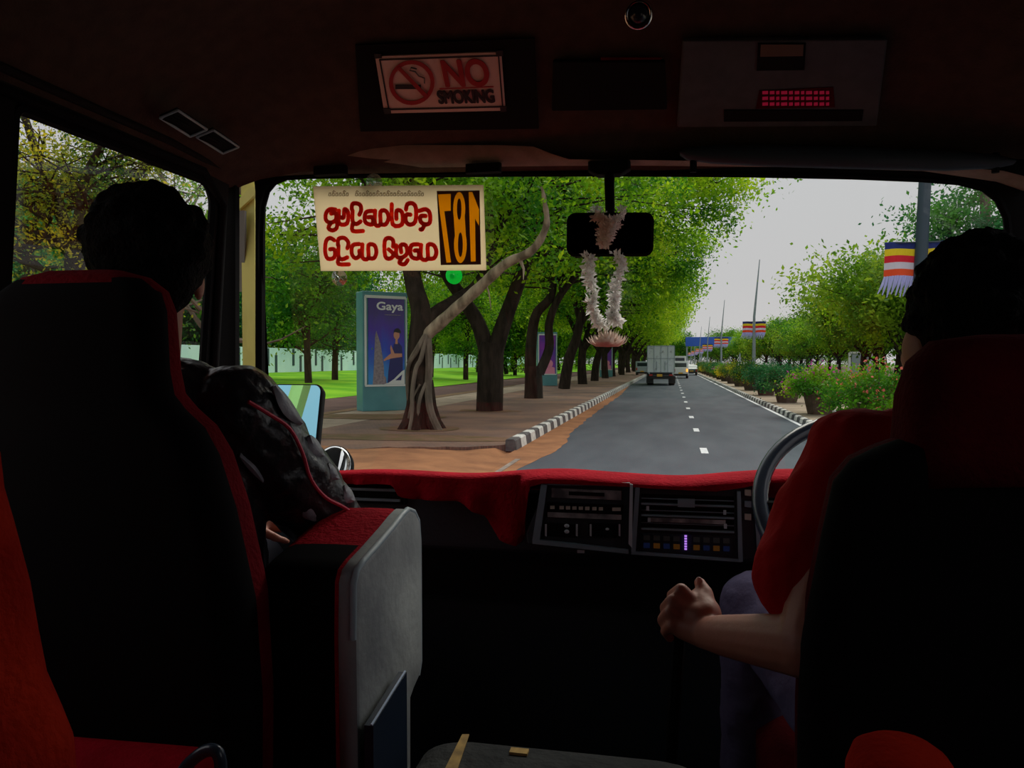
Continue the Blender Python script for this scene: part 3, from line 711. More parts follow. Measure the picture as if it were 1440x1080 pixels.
# ================================================================== POSTER BOXES
def poster_box(base, wd, h, rz, label, kind):
    t = thing('poster_box', label, 'advertising box', base, rz=0)
    ca, sa = math.cos(rz), math.sin(rz); RM = Matrix.Rotation(rz, 3, 'Z')
    def W(x, y, z): return Vector(base)+RM @ Vector((x, y, z))
    def bx(mb, c, hs): return mb.box(W(*c), hs, RM)
    hw = wd/2; d = .34
    mb = MB(); bx(mb, (0, 0, h/2), (hw, d, h/2)); body = mb.build('casing', 'teal_metal', t, bevel=.03)
    mb = MB(); z0, z1 = h*.215, h*.955
    for (c, hs) in (((0, -d-.01, z0), (hw*.90, .02, .035)), ((0, -d-.01, z1), (hw*.90, .02, .05)), ((-hw*.88, -d-.01, (z0+z1)/2), (.035, .02, (z1-z0)/2)), ((hw*.92, -d-.01, (z0+z1)/2), (.02, .02, (z1-z0)/2))): bx(mb, c, hs)
    mb.build('frame', 'frame_white', t, label='white inner frame')
    if kind == 'gaya':
        mb = MB(); bx(mb, (.03, -d-.012, (z0+z1)/2), (hw*.80, .008, (z1-z0)/2-.04)); pn = mb.build('poster', 'poster_indigo', t, label='printed poster with a woman in a dark blue dress beside a stone tower')
        def pp(u, v, k=.022): return W(-hw*.77+u*hw*1.6, -d-k, z0+.04+v*(z1-z0-.08))
        nrm = RM @ Vector((0, -1, 0)); ex = RM @ Vector((1, 0, 0))
        def shape(mb, uv, k): return polyprism(mb, [pp(u, v, k) for u, v in uv], nrm, .002)
        mb = MB(); shape(mb, [(.12, .0), (.50, .0), (.48, .08), (.43, .10), (.42, .22), (.38, .35), (.33, .48), (.26, .57), (.22, .62), (.19, .57), (.17, .4), (.15, .2)], .024); mb.build('printed_tower', 'poster_stone', pn)
        mb = MB(); shape(mb, [(.52, 0), (.95, 0), (.95, .30), (.93, .44), (.84, .49), (.72, .48), (.66, .40), (.60, .30), (.55, .15)], .027); mb.build('printed_dress', 'dress_print', pn)
        mb = MB(); sh = [(.78+.085*math.cos(a), .575+.052*math.sin(a)) for a in [2*math.pi*i/18 for i in range(18)]]
        shape(mb, sh, .031); shape(mb, [(.74, .47), (.81, .47), (.81, .54), (.75, .54)], .0305)
        shape(mb, [(.62, .30), (.93, .32), (.93, .36), (.72, .36), (.66, .42), (.62, .46), (.60, .42), (.62, .36), (.42, .29), (.42, .27)], .031); mb.build('printed_skin', 'skin_print', pn)
        mb = MB(); sh = [(.80+.10*math.cos(a), .605+.05*math.sin(a)) for a in [math.pi*i/12-.2 for i in range(14)]]+[(.74, .61)]
        shape(mb, sh, .034); mb.build('printed_hair', 'hair_print', pn)
        mb = MB(); shape(mb, [(.42, .0), (1, .0), (1, .17), (.92, .15), (.70, .06), (.56, .02)], .034); shape(mb, [(.60, .0), (1, .0), (1, .13)], .0345); mb.build('printed_wave', 'frame_white', pn)
        mb = MB(); shape(mb, [(.74, .045), (.90, .045), (.93, .115)], .038); mb.build('printed_emblem', 'dress_print', pn)
        mb = MB(); fit_text(mb, 'Gaya', pp(.60, .895, .026), ex, (0, 0, 1), hw*1.15, h*.085, .03, depth=.004); mb.build('lettering', 'text_white', pn)
        mb = MB(); shape(mb, [(.45, .805), (.90, .805), (.90, .811), (.45, .811)], .026); mb.build('small_text_line', 'poster_stone', pn)
    else:
        mb = MB(); bx(mb, (.0, -d-.012, (z0+z1)/2), (hw*.82, .008, (z1-z0)/2-.04)); pn = mb.build('poster', 'poster_purple', t, label='purple poster')
        def pp(u, v, k=.022): return W(-hw*.8+u*hw*1.6, -d-k, z0+.04+v*(z1-z0-.08))
        nrm = RM @ Vector((0, -1, 0)); mb = MB()
        polyprism(mb, [pp(.65+.2*math.cos(a), .26+.10*math.sin(a)) for a in [2*math.pi*i/14 for i in range(14)]], nrm, .003); polyprism(mb, [pp(.35, 0), pp(.98, 0), pp(.95, .16), pp(.65, .2), pp(.4, .14)], nrm, .003)
        mb.build('printed_figure', 'poster_pink', pn)
        mb = MB(); polyprism(mb, [pp(.5, .86), pp(.9, .86), pp(.9, .92), pp(.5, .92)], nrm, .003); mb.build('printed_heading', 'text_white', pn)
    return t
pb = P(540, 577, Z=.125)
poster_box((pb.x-.06, pb.y, .12), 1.74, 4.32, R(42), 'teal poster box reading Gaya beside the nearest roadside tree', 'gaya')
b = P(763, 545, Z=.125); poster_box((b.x-.4, 58, .12), 1.5, 4.0, R(16), 'poster box with a purple poster behind the slim forked tree', 'p')
b = P(852, 530, Z=.125); poster_box((b.x, b.y, .12), 1.5, 4.0, R(12), 'small far poster box between the trunks just below the hanging flower', 'p')
# low concrete bench on lawn and bag on the pavement
mb = MB(); b = P(727, 521, Z=.5); mb.box((b.x, b.y, .75), (1.5, .3, .10)); mb.box((b.x-1.1, b.y, .4), (.15, .28, .3)); mb.box((b.x+1.1, b.y, .4), (.15, .28, .3))
o = mb.build('bench', 'concrete'); tag(o, 'pale concrete bench on the lawn far behind the trees', 'bench')
mb = MB(); b = P(766, 536, Z=.13); rng_ = random.Random(3)
for i in range(9): mb.ell((b.x+rng_.uniform(-.5, .5), b.y+rng_.uniform(-.2, .2), .28+rng_.uniform(-.08, .12)), (.22, .2, .14), nu=9, nv=6)
o = mb.build('rubbish_bag', 'frame_white', smooth=True); tag(o, 'small heap of white bags on the pavement behind the third tree', 'bag')

# ================================================================== PLANTERS ON THE MEDIAN
def planter_proto(seed, wd, leaf, fl):
    rng = np.random.default_rng(seed); t = thing('planter', 'x', 'planter', (0, 0, 0)); mb = MB()
    ringsz = [(0, .40), (.10, .43), (.62, .55), (.66, .60), (.74, .60), (.74, .52), (.60, .48)]
    mb.rings([[Vector((r*math.cos(math.pi/4*k+.39), r*math.sin(math.pi/4*k+.39), z)) for k in range(8)] for z, r in ringsz]); mb.build('pot', 'pot_concrete', t)
    lv = Leaves(rng); fv = Leaves(rng); st = MB()
    for i in range(60):
        a = rng.uniform(0, 2*math.pi); rr = math.sqrt(rng.uniform(0, 1)); c = Vector((math.cos(a)*rr*wd, math.sin(a)*rr*wd*.9, .95+.45*(1-rr*rr)+rng.uniform(-.2, .25)-.18*rr))
        lv.cluster(c, 85, .18, .8); st.tube([(0, 0, .6), (c.x*.5, c.y*.5, .6+(c.z-.6)*.7), c], [.025, .015, .008], 4)
        if i % 2 == 0: fv.cluster(c+Vector((0, 0, .16)), 13, .15, .7)
    st.build('stem', 'bark_grey', t)
    o = bpy.data.objects.new('foliage', lv.mesh('foliage', .10, leaf, .6)); COL.objects.link(o); o.parent = t
    if fl:
        o = bpy.data.objects.new('flowers', fv.mesh('flowers', .085, fl, .8)); COL.objects.link(o); o.parent = t
    return t
pr = [planter_proto(401, 1.25, 'leaf_mid', 'petal_coral'), planter_proto(402, 1.15, 'leaf_mid', 'petal_magenta'), planter_proto(403, 1.2, 'leaf_dark', None), planter_proto(404, 1.2, 'leaf_yellow', None)]
plabs = ['concrete planter of coral flowers nearest the driver', 'planter of pink and magenta flowers, second along the median', 'dark green planter shrub, third along the median', 'planter of dark green leaves, fourth along the median', 'planter of yellow green leaves behind the dark green ones', 'yellow green planter shrub, sixth along the median']
for i in range(16):
    y = 20.4+i*7.7; k = [0, 1, 2, 2, 3, 3, 3, 1, 2, 3, 2, 3, 2, 3, 2, 3][i]
    c = pr[k] if i == [0, 1, 2, None, 4][k if k < 3 else 3 if False else k] and False else None
    o = copy_tree(pr[k]); o.location = (4.98, y, .13); o.rotation_euler = (0, 0, i*1.3)
    if i < 6: o['label'] = plabs[i]
    else: o['label'] = 'distant planter shrub in the clipped hedge like row along the median'; o['group'] = 'far median planters'
for q in pr:
    for ch in list(q.children): bpy.data.objects.remove(ch)
    bpy.data.objects.remove(q)
# litter under planters
for (px, py, lab) in ((1113, 558, 'white crumpled litter between the second and third planters'), (1178, 582, 'white crumpled litter beside the nearest planter')):
    b = P(px, py, Z=.14); mb = MB(); rng_ = random.Random(px)
    for i in range(7): mb.ell((b.x+rng_.uniform(-.25, .25), b.y+rng_.uniform(-.2, .2), .20+rng_.uniform(-.03, .05)), (.13, .10, .06), Matrix.Rotation(rng_.uniform(0, 3), 3, 'Z'), 8, 5)
    o = mb.build('litter', 'frame_white', smooth=True); tag(o, lab, 'litter')

# ================================================================== LAMP POSTS AND FESTIVAL BANNERS
post_labels = ['tall dark street pole beside the head of the driver', 'tall thin street pole rising above the median trees, its top a fine spike', 'street pole third along the median', 'street pole fourth along the median']
def banner(x, y, z1, sgn, sc, label, grp=None):
    t = thing('banner', label, 'banner', (x, y, z1), grp)
    cols = ['flag_blue', 'flag_yellow', 'flag_red', 'flag_white', 'flag_orange']; wd = .72*sc; hh = .80*sc; x0 = x+sgn*.10; x1 = x0+sgn*wd; mb = MB()
    def pt(u, v): return Vector((x0+(x1-x0)*u, y+.05*math.sin(u*5+v*2), z1-hh*v+.03*math.sin(u*3)))
    for i in range(5):
        mb.mi(i)
        for k in range(6):
            for off in (0, .012):
                a = [pt(k/6, i/5), pt((k+1)/6, i/5), pt((k+1)/6, (i+1)/5), pt(k/6, (i+1)/5)]
                mb.quad(*[p+Vector((0, off, 0)) for p in a])
    mb.build('cloth', cols, t)
    mb = MB(); mb.tube([(x+sgn*.02, y, z1), (x1, y, z1)], .02, 6); mb.build('rod', 'pole_dark', t)
    mb = MB()
    for k in range(13):
        u = (k+.5)/13; p = pt(u, 1); sway = -.22*sc*(1 if sgn < 0 else 1)*(.3+.5*((k*7) % 5)/5)
        mb.tube([p, p+Vector((sway*.4, 0, -.2*sc)), p+Vector((sway, .02, -.40*sc-.04*((k*3) % 4)))], [.028*sc, .03*sc, .012*sc], 4)
    mb.build('fringe', 'flag_tassel', t)
for i, (x, y) in enumerate(((6.45, 22.4), (6.0, 60), (6.0, 98), (6.0, 134), (6.0, 170), (6.0, 206), (6.0, 242))):
    t = thing('street_pole', post_labels[i] if i < 4 else 'distant street pole in the line along the median', 'street pole', (x, y, .13), None if i < 4 else 'far street poles')
    mb = MB(); top = 9.4; r0 = .14
    if i == 0: mb.tube([(x+.08, y, .1), (x-.02, y, 4.2), (x+.16, y, 9.5)], [.20, .165, .145], 12); mb.build('pole', 'pole_dark', t, smooth=True)
    else: mb.tube([(x, y, .1), (x, y, 3.0), (x, y, 5.2), (x+.35, y, 9.4)], [.15, .12, .09, .03], 10); mb.build('pole', 'pole_grey', t, smooth=True)
    mb = MB(); mb.box((x, y, .2), (.22, .22, .08)); mb.build('base_plate', 'pole_dark', t)
    za = 4.86 if i else 5.05; zs = 4.75
    for sgn in (-1, 1):
        if i < 4: lab = ['striped festival banner with white fringe on the %s of the tall pole beside the driver', 'striped festival banner on the %s of the second pole', 'striped festival banner on the %s of the third pole', 'striped festival banner on the %s of the fourth pole'][i] % ('left' if sgn < 0 else 'right')
        else: lab = 'tiny striped festival banner on the far poles along the median'
        banner(x, y, za, sgn, 1.0 if i else 1.12, lab, None if i < 4 else 'far festival banners')
# ================================================================== ROAD GANTRY
y = 176
t = thing('road_gantry', 'blue direction board on a gantry over the far end of the road', 'road sign', (6, y, 0))
mb = MB(); x0 = P(964, 480, Y=y).x; x1 = P(1042, 480, Y=y).x; z1 = P(975, 474, Y=y).z; z0 = P(975, 487, Y=y).z
mb.box(((x0+x1)/2, y, (z0+z1)/2), ((x1-x0)/2, .12, (z1-z0)/2)); mb.build('board', 'gantry_blue', t, bevel=.05)
mb = MB()
for xx in (x0+.3, 6.6, x1-.2): mb.tube([(xx, y+.3, .0), (xx, y+.3, z1)], .16, 8)
mb.box(((x0+x1)/2, y+.3, z1-.3), ((x1-x0)/2, .1, .1)); mb.build('support', 'pole_grey', t)
# ================================================================== SMALL ROADSIDE THINGS ON THE RIGHT
b = P(1210, 530, Y=76); t = thing('notice_frame', 'white framed dark board standing beyond the opposite carriageway', 'notice board', (b.x, b.y, .1))
z1 = P(1210, 496, Y=76).z; z0 = P(1210, 528, Y=76).z; hw = .95
mb = MB(); mb.box((b.x, 76, (z0+z1)/2), (hw*.8, .1, (z1-z0)/2-.15)); mb.build('panel', 'silver_paint', t)
mb = MB()
for sx_ in (-1, 1): mb.box((b.x+sx_*hw, 76, (z0+z1)/2), (.09, .12, (z1-z0)/2)); mb.box((b.x+sx_*hw*.8, 76, z0/2), (.06, .06, z0/2))
for zz in (z0, z1): mb.box((b.x, 76, zz), (hw, .12, .09))
mb.build('frame', 'frame_white', t)
b = P(1177, 533, Y=66); t = thing('marker_post', 'thin black and white striped post by the opposite carriageway', 'post', (b.x, b.y, .1))
W_ = MB(); B_ = MB()
for i in range(8): (W_ if i % 2 else B_).tube([(b.x, b.y, .12+i*.2), (b.x, b.y, .32+i*.2)], .09, 8)
W_.build('white_band', 'kerb_white', t); B_.build('black_band', 'kerb_black', t)
b = P(1077, 515, Y=100); mb = MB(); mb.box((b.x, 100, b.z), (.5, .05, .42)); mb.tube([(b.x, 100.1, .1), (b.x, 100.1, b.z)], .05, 6)
o = mb.build('small_sign', 'frame_white'); tag(o, 'small plain white sign on a post behind the median hedge', 'sign')

# ================================================================== VEHICLES
def wheel(mb, c, r, wd, ax='X'):
    c = Vector(c); mb.tube([c-Vector((wd/2, 0, 0)), c-Vector((wd/2*.8, 0, 0)), c+Vector((wd/2*.8, 0, 0)), c+Vector((wd/2, 0, 0))], [r*.85, r, r, r*.85], 18)
def truck(x0, x1, y, label):
    t = thing('box_truck', label, 'truck', ((x0+x1)/2, y, 0)); xc = (x0+x1)/2; hw = (x1-x0)/2
    za, zb = P(929, 524, Y=y).z, P(929, 486, Y=y).z
    mb = MB(); mb.box((xc, y+2.2, (za+zb)/2), (hw, 2.2, (zb-za)/2)); body = mb.build('cargo_box', 'truck_box', t, bevel=.03)
    mb = MB()
    for xx in (-.98, -.5, 0, .5, .98): mb.box((xc+hw*xx, y-.02, (za+zb)/2), (.02, .02, (zb-za)/2))
    for zz in (za+.03, zb-.03, za+(zb-za)*.52): mb.box((xc, y-.02, zz), (hw, .02, .025))
    mb.build('door_frame', 'silver_paint', body)
    for s_ in (-1, 1):
        mb = MB(); mb.box((xc+s_*hw*.3, y-.05, za+.55), (.03, .03, .35)); mb.build('latch', 'silver_paint', body)
    mb = MB(); mb.box((xc, y+2.2, za-.12), (hw*.8, 2.2, .1)); mb.box((xc, y+.1, za-.38), (hw*.86, .06, .12)); mb.build('chassis', 'dark_rubber', t)
    mb = MB(); mb.box((xc, y+5.2, 1.35), (hw*.9, .8, .95)); mb.build('cab', 'white_paint', t, bevel=.1)
    for s_ in (-1, 1):
        for yy, wd in ((y+.9, .50), (y+5.2, .26)):
            mb = MB(); wheel(mb, (xc+s_*(hw*.78), yy, .42), .42, wd); mb.build('wheel', 'dark_rubber', t, smooth=True)
        mb = MB(); mb.box((xc+s_*hw*.72, y-.01, za-.2), (.14, .03, .06)); mb.build('tail_light', 'tail_red', t)
        mb = MB(); mb.box((xc+s_*hw*.8, y+.3, .45), (.28, .01, .28)); mb.build('mud_flap', 'dark_rubber', t)
    mb = MB(); mb.box((xc-.1, y-.02, za-.22), (.22, .015, .10)); mb.build('number_plate', 'plate_yellow', t)
TY = 64.5
truck(P(910, 500, Y=TY).x, P(949, 500, Y=TY).x, TY, 'pale box truck driving ahead in the left lane')
def car(xc, y, wd, L_, prof, paint, label, cat='car', amber=False, name='car', group=None, facing=-1, lights='tail_red'):
    """prof: side outline (along, z) from the rear (low y)"""
    t = thing(name, label, cat, (xc, y, 0), group); hw = wd/2
    mb = MB(); n = len(prof); rs_ = []
    for x, k in ((-hw, .90), (-hw*.93, 1), (hw*.93, 1), (hw, .90)):
        cy = sum(p[0] for p in prof)/n; cz = sum(p[1] for p in prof)/n
        rs_.append([Vector((xc+x, y+(cy+(p[0]-cy)*(k*.5+.5))*1.0, cz+(p[1]-cz)*k)) for p in prof])
    mb.rings(rs_); mb.build('body', paint, t, smooth=False, bevel=.03)
    H = max(p[1] for p in prof); mb = MB(); yb = min(p[0] for p in prof if p[1] > H*.85)
    mb.box((xc, y+yb*.6-.02, H*.76), (hw*.74, .03, H*.13), Matrix.Rotation(-math.atan2(yb, H*.4)*.6, 3, 'X')); mb.build('rear_window', 'window_dark', t)
    for s_ in (-1, 1):
        mb = MB(); mb.box((xc+s_*(hw+.005), y+L_*.5, H*.76), (.015, L_*.28, H*.11)); mb.build('side_window', 'window_dark', t)
        mb = MB(); mb.box((xc+s_*hw*.82, y-.02, H*.47), (.09, .04, .16)); mb.build('tail_light', 'tail_amber' if amber and s_ > 0 else lights, t)
        for yy in (L_*.18, L_*.8): mb = MB(); wheel(mb, (xc+s_*hw*.86, y+yy, .32), .32, .22); mb.build('wheel', 'dark_rubber', t, smooth=True)
    mb = MB(); mb.box((xc, y-.03, .42), (hw*.92, .06, .12)); mb.build('bumper', 'dark_rubber', t)
    mb = MB(); mb.box((xc, y-.06, .62), (.25, .02, .07)); mb.build('number_plate', 'plate_yellow', t)
vanp = [(0, .3), (4.6, .3), (4.7, .9), (4.1, 1.25), (3.3, 1.95), (.3, 2.0), (.05, 1.2)]
carp = [(0, .3), (4.2, .3), (4.3, .75), (3.3, .95), (2.6, 1.42), (1.0, 1.45), (.2, 1.0), (0, .9)]
yv = 92; xv = (P(949, 520, Y=yv).x+P(963, 520, Y=yv).x)/2
car(xv+.1, yv, 1.75, 4.7, vanp, 'white_paint', 'white van with a glowing amber rear light passing right of the truck', 'van', True, 'van')
yv = 114; xv = P(972.5, 520, Y=yv).x; car(xv, yv, 1.65, 4.3, carp, 'darkcar_paint', 'dark teal car ahead at the right edge of the road')
yv = 150; xv = P(956, 515, Y=yv).x; car(xv, yv, 2.3, 8, [(0, .4), (8, .4), (8, 3.0), (0, 3.0)], 'white_paint', 'far white bus just above the van', 'bus', name='bus')
yv = 108; xv = P(903, 515, Y=yv).x; car(xv, yv, 1.8, 4.7, vanp, 'silver_paint', 'pale van on the left of the truck near the kerb', 'van', name='van')
yv = 128; xv = P(1033, 515, Y=yv).x; car(xv, yv, 1.7, 4.3, carp, 'white_paint', 'white car on the opposite carriageway, only its roof above the hedge')
yv = 135; xv = P(975, 515, Y=yv).x; car(xv, yv, 1.7, 4.3, carp, 'white_paint', 'pale car just beyond the dark teal car')
#@@INTERIOR
# ================================================================== BUS SHELL
WX = lambda z: -1.13-.08*(2.33-z)
WXR = lambda z: .785+.08*(2.33-z)
FYZ = lambda z: 2.1-(z-1.58)*.19
FL = .75
cy = lambda: 0
mb = MB(); mb.box((-.17, -.3, 2.80), (1.15, 2.45, .02)); struct(mb, 'roof', 'shell_dark')
# side walls with window openings
def side(name, fx, off, holes):
    mb = MB(); mb.plate([(-2.6, .5), (1.86, .5), (1.86, 2.46), (-2.6, 2.46)], holes, lambda y, z: (fx(z), y, z), off); return struct(mb, name, 'shell_dark')
WB = 1.60
side('wall_left', WX, (-.012, 0, 0), [rrect(1.185, WB, 1.805, 2.350, (.03, .05, .06, .02)), rrect(.28, WB, 1.02, 2.325, .04)])
side('wall_right', WXR, (.05, 0, 0), [rrect(1.0, WB, 1.80, 2.30, .05), rrect(.10, WB, .70, 2.25, .04)])
mb = MB(); mb.box((-.17, -2.62, 1.6), (1.2, .03, 1.1)); struct(mb, 'wall_back', 'shell_dark')
mb = MB(); mb.box((-.17, -.25, FL-.03), (1.1, 2.35, .03)); struct(mb, 'floor', 'shell_dark')
def fmap(x, z): return (x, FYZ(z), z)
cl = P(365, 300, Y=1.97).x; cr = P(1421, 320, Y=1.97).x
WPX = [(365, 800), (366, 520), (366, 330), (368, 290), (374, 268), (384, 256), (400, 249), (430, 247), (560, 245), (720, 243.5), (860, 243), (1040, 244), (1200, 247), (1300, 251), (1350, 255), (1385, 264), (1405, 280), (1417, 305), (1421, 345), (1423, 800)]
FP0, FPN = Vector((0, FYZ(1.9), 1.9)), Vector((0, 1, .19))
ws = [(p.x, p.z) for p in (PN(x, y, FP0, FPN) for x, y in WPX)]
ws[0] = (ws[1][0], 1.56); ws[-1] = (ws[-2][0]+.01, 1.56)
def topz(x):
    pts = sorted([(p.x, p.z) for p in (PN(a_, b_, FP0, FPN) for a_, b_ in WPX[6:15])])
    return interp(x, pts)
qg = [(-1.235, 1.56), (-1.195, 1.56), (-1.135, 2.30), (-1.185, 2.255)]
mb = MB(); e1, e2 = PN(357, 250, FP0, FPN).x, PN(357, 700, FP0, FPN).x
mb = MB(); mb.plate([(e2, .5), (.93, .5), (.93, 2.47), (e1, 2.47), (e1, 2.36)], [ws], fmap, (0, .010, 0)); struct(mb, 'wall_front', 'black_trim')
# ceiling: one cross section swept from the back of the cabin to the windscreen header
prof = [(-1.16, 2.36), (-1.13, 2.375), (-1.105, 2.42), (-1.06, 2.485), (-1.0, 2.52), (-.93, 2.565), (-.84, 2.615), (-.74, 2.645), (-.62, 2.66), (-.17, 2.662), (.1, 2.661), (.42, 2.66), (.50, 2.635), (.59, 2.58), (.66, 2.52), (.72, 2.485), (.76, 2.42), (.785, 2.36), (.81, 2.335)]
st = [(-2.6, 1), (-1, 1), (0, 1), (.8, 1), (1.2, 1), (1.42, 1.0), (1.53, .995), (1.56, .97), (1.60, .88), (1.70, .66), (1.80, .43), (1.86, .31), (1.885, .27), (1.895, .20), (1.92, .15), (1.945, .08), (1.956, .0)]
mb = MB(); rs_ = []
for y, k in st: rs_.append([Vector((x, y, max(2.352+(z-2.352)*k if z > 2.352 else z, (topz(x)+.002) if y > 1.9 else 0))) for x, z in prof])
mb.rings(rs_, cap=False, close=False)
out_ = [[p+Vector((0, .0, .06)) for p in r_] for r_ in rs_]; mb.rings(out_, cap=False, close=False)
struct(mb, 'ceiling', 'headliner', smooth=True)
# glass panes
def pane(name, loop, fm, off, gm, sealr=.012):
    w_ = MB(); w_.plate(loop, [], fm, off); o = struct(w_, name, gm)
    s_ = MB(); s_.tube([Vector(fm(*p)) for p in loop], sealr, 6, closed=True); s_.build('window_seal', 'rubber_seal', o, smooth=True); return o
pane('window_1', ws, lambda x, z: (x, FYZ(z)+.005, z), (0, .003, 0), 'windshield_glass', .009)
pane('window_2', rrect(1.185, WB, 1.805, 2.350, (.03, .05, .06, .02)), lambda y, z: (WX(z)-.006, y, z), (-.003, 0, 0), 'side_glass')
pane('added_window_3', rrect(.28, WB, 1.02, 2.325, .04), lambda y, z: (WX(z)-.006, y, z), (-.003, 0, 0), 'side_glass')  # out-of-view window opening added to light the nearest left seat
pane('window_4', rrect(1.0, WB, 1.80, 2.30, .05), lambda y, z: (WXR(z)+.02, y, z), (.003, 0, 0), 'side_glass')
pane('added_window_5', rrect(.10, WB, .70, 2.25, .04), lambda y, z: (WXR(z)+.02, y, z), (.003, 0, 0), 'side_glass')  # out-of-view window opening added to light the folded seat at lower right
# front left corner pillar: black garnish, weathered yellow painted strip, grey strip
def vstrip(px0, px1, yt, yb, Yd, name, m, t=.02, tilt=6):
    mb = MB(); a, b, c, d = P(px0-tilt*.3, yt, Y=Yd), P(px1-tilt*.3, yt, Y=Yd), P(px1+tilt*.6, yb, Y=Yd+.06), P(px0+tilt*.9, yb, Y=Yd+.06)
    n = Vector((0, 1, 0)); mb.add([a, b, c, d, a+n*t, b+n*t, c+n*t, d+n*t], [(0, 1, 2, 3), (7, 6, 5, 4), (0, 4, 5, 1), (1, 5, 6, 2), (2, 6, 7, 3), (3, 7, 4, 0)])
    return mb
tr = struct(vstrip(300, 331, 235, 760, 1.875, 't', 0, .02, 0), 'trim_1', 'black_trim')
mb = vstrip(340, 359, 255, 760, 2.10, 't', 0, .05, 4)
a, b, c, d = P(333, 292, Y=1.945), P(352, 268, Y=1.945), P(366, 262, Y=1.945), P(334, 303, Y=1.945)
polyprism(mb, [P(328, 289, Y=2.09), P(352, 262, Y=2.09), P(366, 262, Y=2.09), P(357, 275, Y=2.09), P(330, 300, Y=2.09)], (0, 1, 0), .02)
struct(mb, 'trim_2', 'pillar_yellow')
struct(vstrip(330, 344, 296, 410, 2.075, 't', 0, .01, 0), 'trim_3', 'pillar_grey')
struct(vstrip(359, 368, 250, 760, 1.975, 't', 0, .02, 0), 'trim_4', 'rubber_seal')
# side window frame rail
mb = MB(); mb.tube([(WX(2.34)+.005, -2.5, 2.366), (WX(2.34)+.005, 1.74, 2.366), (WX(2.3)+.008, 1.825, 2.30), (WX(1.6)+.008, 1.835, 1.6)], .012, 8); struct(mb, 'trim_5', 'black_trim', smooth=True)
mb = MB(); mb.rings([[Vector((WX(z)+.004, 1.02, z)), Vector((WX(z)+.018, 1.03, z)), Vector((WX(z)+.018, 1.165, z)), Vector((WX(z)+.004, 1.178, z)), Vector((WX(z)-.02, 1.178, z)), Vector((WX(z)-.02, 1.02, z))] for z in (1.5, 1.9, 2.35)]); struct(mb, 'trim_6', 'black_trim')
mb = MB(); mb.tube([(-1.115, -2.5, 2.40), (-1.115, 1.6, 2.40), (-1.11, 1.86, 2.385)], .009, 8); struct(mb, 'trim_7', 'shell_dark', smooth=True)
# header moulding just above the windscreen (curved lip)
mb = MB(); rs_ = []
pt_ = [(-1.1, 2.40), (-.95, 2.425), (-.5, 2.432), (-.30, 2.430), (-.22, 2.405), (-.1, 2.395), (.3, 2.39), (.70, 2.385), (.78, 2.36)]
for px, yt in ((352, 222), (395, 208), (460, 205), (560, 204), (700, 204), (750, 206), (775, 216), (800, 224), (900, 225), (1100, 228), (1300, 232), (1410, 240), (1450, 250)):
    yb = interp(px, [(352, 246), (395, 244), (860, 238.5), (1200, 242), (1330, 248), (1410, 262), (1450, 275)]); yb -= 6; a_, b_ = P(px, yb, Y=1.925), P(px, yt, Y=1.872)
    rs_.append([Vector((a_.x, 1.965, P(px, yb-1, Y=1.965).z)), a_, a_.lerp(b_, .25)+Vector((0, -.012, -.002)), a_.lerp(b_, .7)+Vector((0, -.012, 0)), b_, Vector((b_.x, 1.96, b_.z+.01))])
mb.rings(rs_); struct(mb, 'header_lip', 'lip_tan', smooth=True)

# ------------------------------------------------------------------ overhead fittings
HN = Vector((0, -.195, -.27)).normalized(); H0 = Vector((0, 1.60, 2.615)) # sloped header panel: faces back and down
HP = Vector((0, 1.70, 2.552)); HN = Vector((0, -.53, -.85)).normalized()
_y1, _y2 = 1.60, 1.80; _z = lambda k: 2.352+(2.66-2.352)*k
_a = Vector((0, 1.60, _z(.88))); _b = Vector((0, 1.80, _z(.43))); _d = (_b-_a).normalized(); HN = Vector((0, -_d.z*-1, 0)); HN = Vector((0, _d.z, -_d.y)).normalized()
HP = _a+HN*.006
def H(px, py, k=0.0): return PN(px, py, HP+HN*k, HN)
def hplate(mb, quad, k0, th): return polyprism(mb, [H(x, y, k0) for x, y in quad], HN, th)
# no smoking sign
t = thing('no_smoking_sign', 'pale red bordered NO SMOKING sign on the dark overhead panel', 'sign', H(620, 115))
mb = MB(); hplate(mb, [(528, 78), (705, 72), (711, 154), (541, 158)], .004, .004); plate = mb.build('plate', 'sign_cream', t)
mb = MB()
for q in ([(533, 83), (702, 77), (702, 79), (533, 85)], [(546, 153), (706, 149), (706, 151), (546, 155)], [(533, 83), (535, 83), (548, 155), (546, 155)], [(700, 77), (702, 77), (708, 151), (706, 151)]): hplate(mb, q, .009, .001)
for q in ([(526, 75), (536, 75), (537, 81), (527, 82)], [(697, 71), (707, 70), (708, 78), (698, 79)], [(703, 149), (712, 149), (712, 156), (704, 157)], [(539, 152), (549, 152), (550, 159), (541, 160)]): hplate(mb, q, .009, .002)
mb.build('border', 'sign_black', t)
mb = MB(); c0 = (579, 116); ring = []
for i in range(32):
    a = 2*math.pi*i/32; b_ = 2*math.pi*(i+1)/32
    q = [(c0[0]+32*math.cos(a), c0[1]+31.5*math.sin(a)), (c0[0]+32*math.cos(b_), c0[1]+31.5*math.sin(b_)), (c0[0]+26.5*math.cos(b_), c0[1]+26*math.sin(b_)), (c0[0]+26.5*math.cos(a), c0[1]+26*math.sin(a))]
    hplate(mb, q, .011, .001)
hplate(mb, [(558, 96), (562, 93), (602, 134), (598, 138)], .0125, .001)
hplate(mb, [(618, 124), (694, 121), (694, 122.5), (618, 125.5)], .011, .001)
sym = mb.build('prohibition_symbol', 'sign_red', t)
mb = MB(); hplate(mb, [(556, 119), (592, 119), (592, 125), (556, 125)], .0105, .001); mb.build('cigarette', 'sign_black', t)
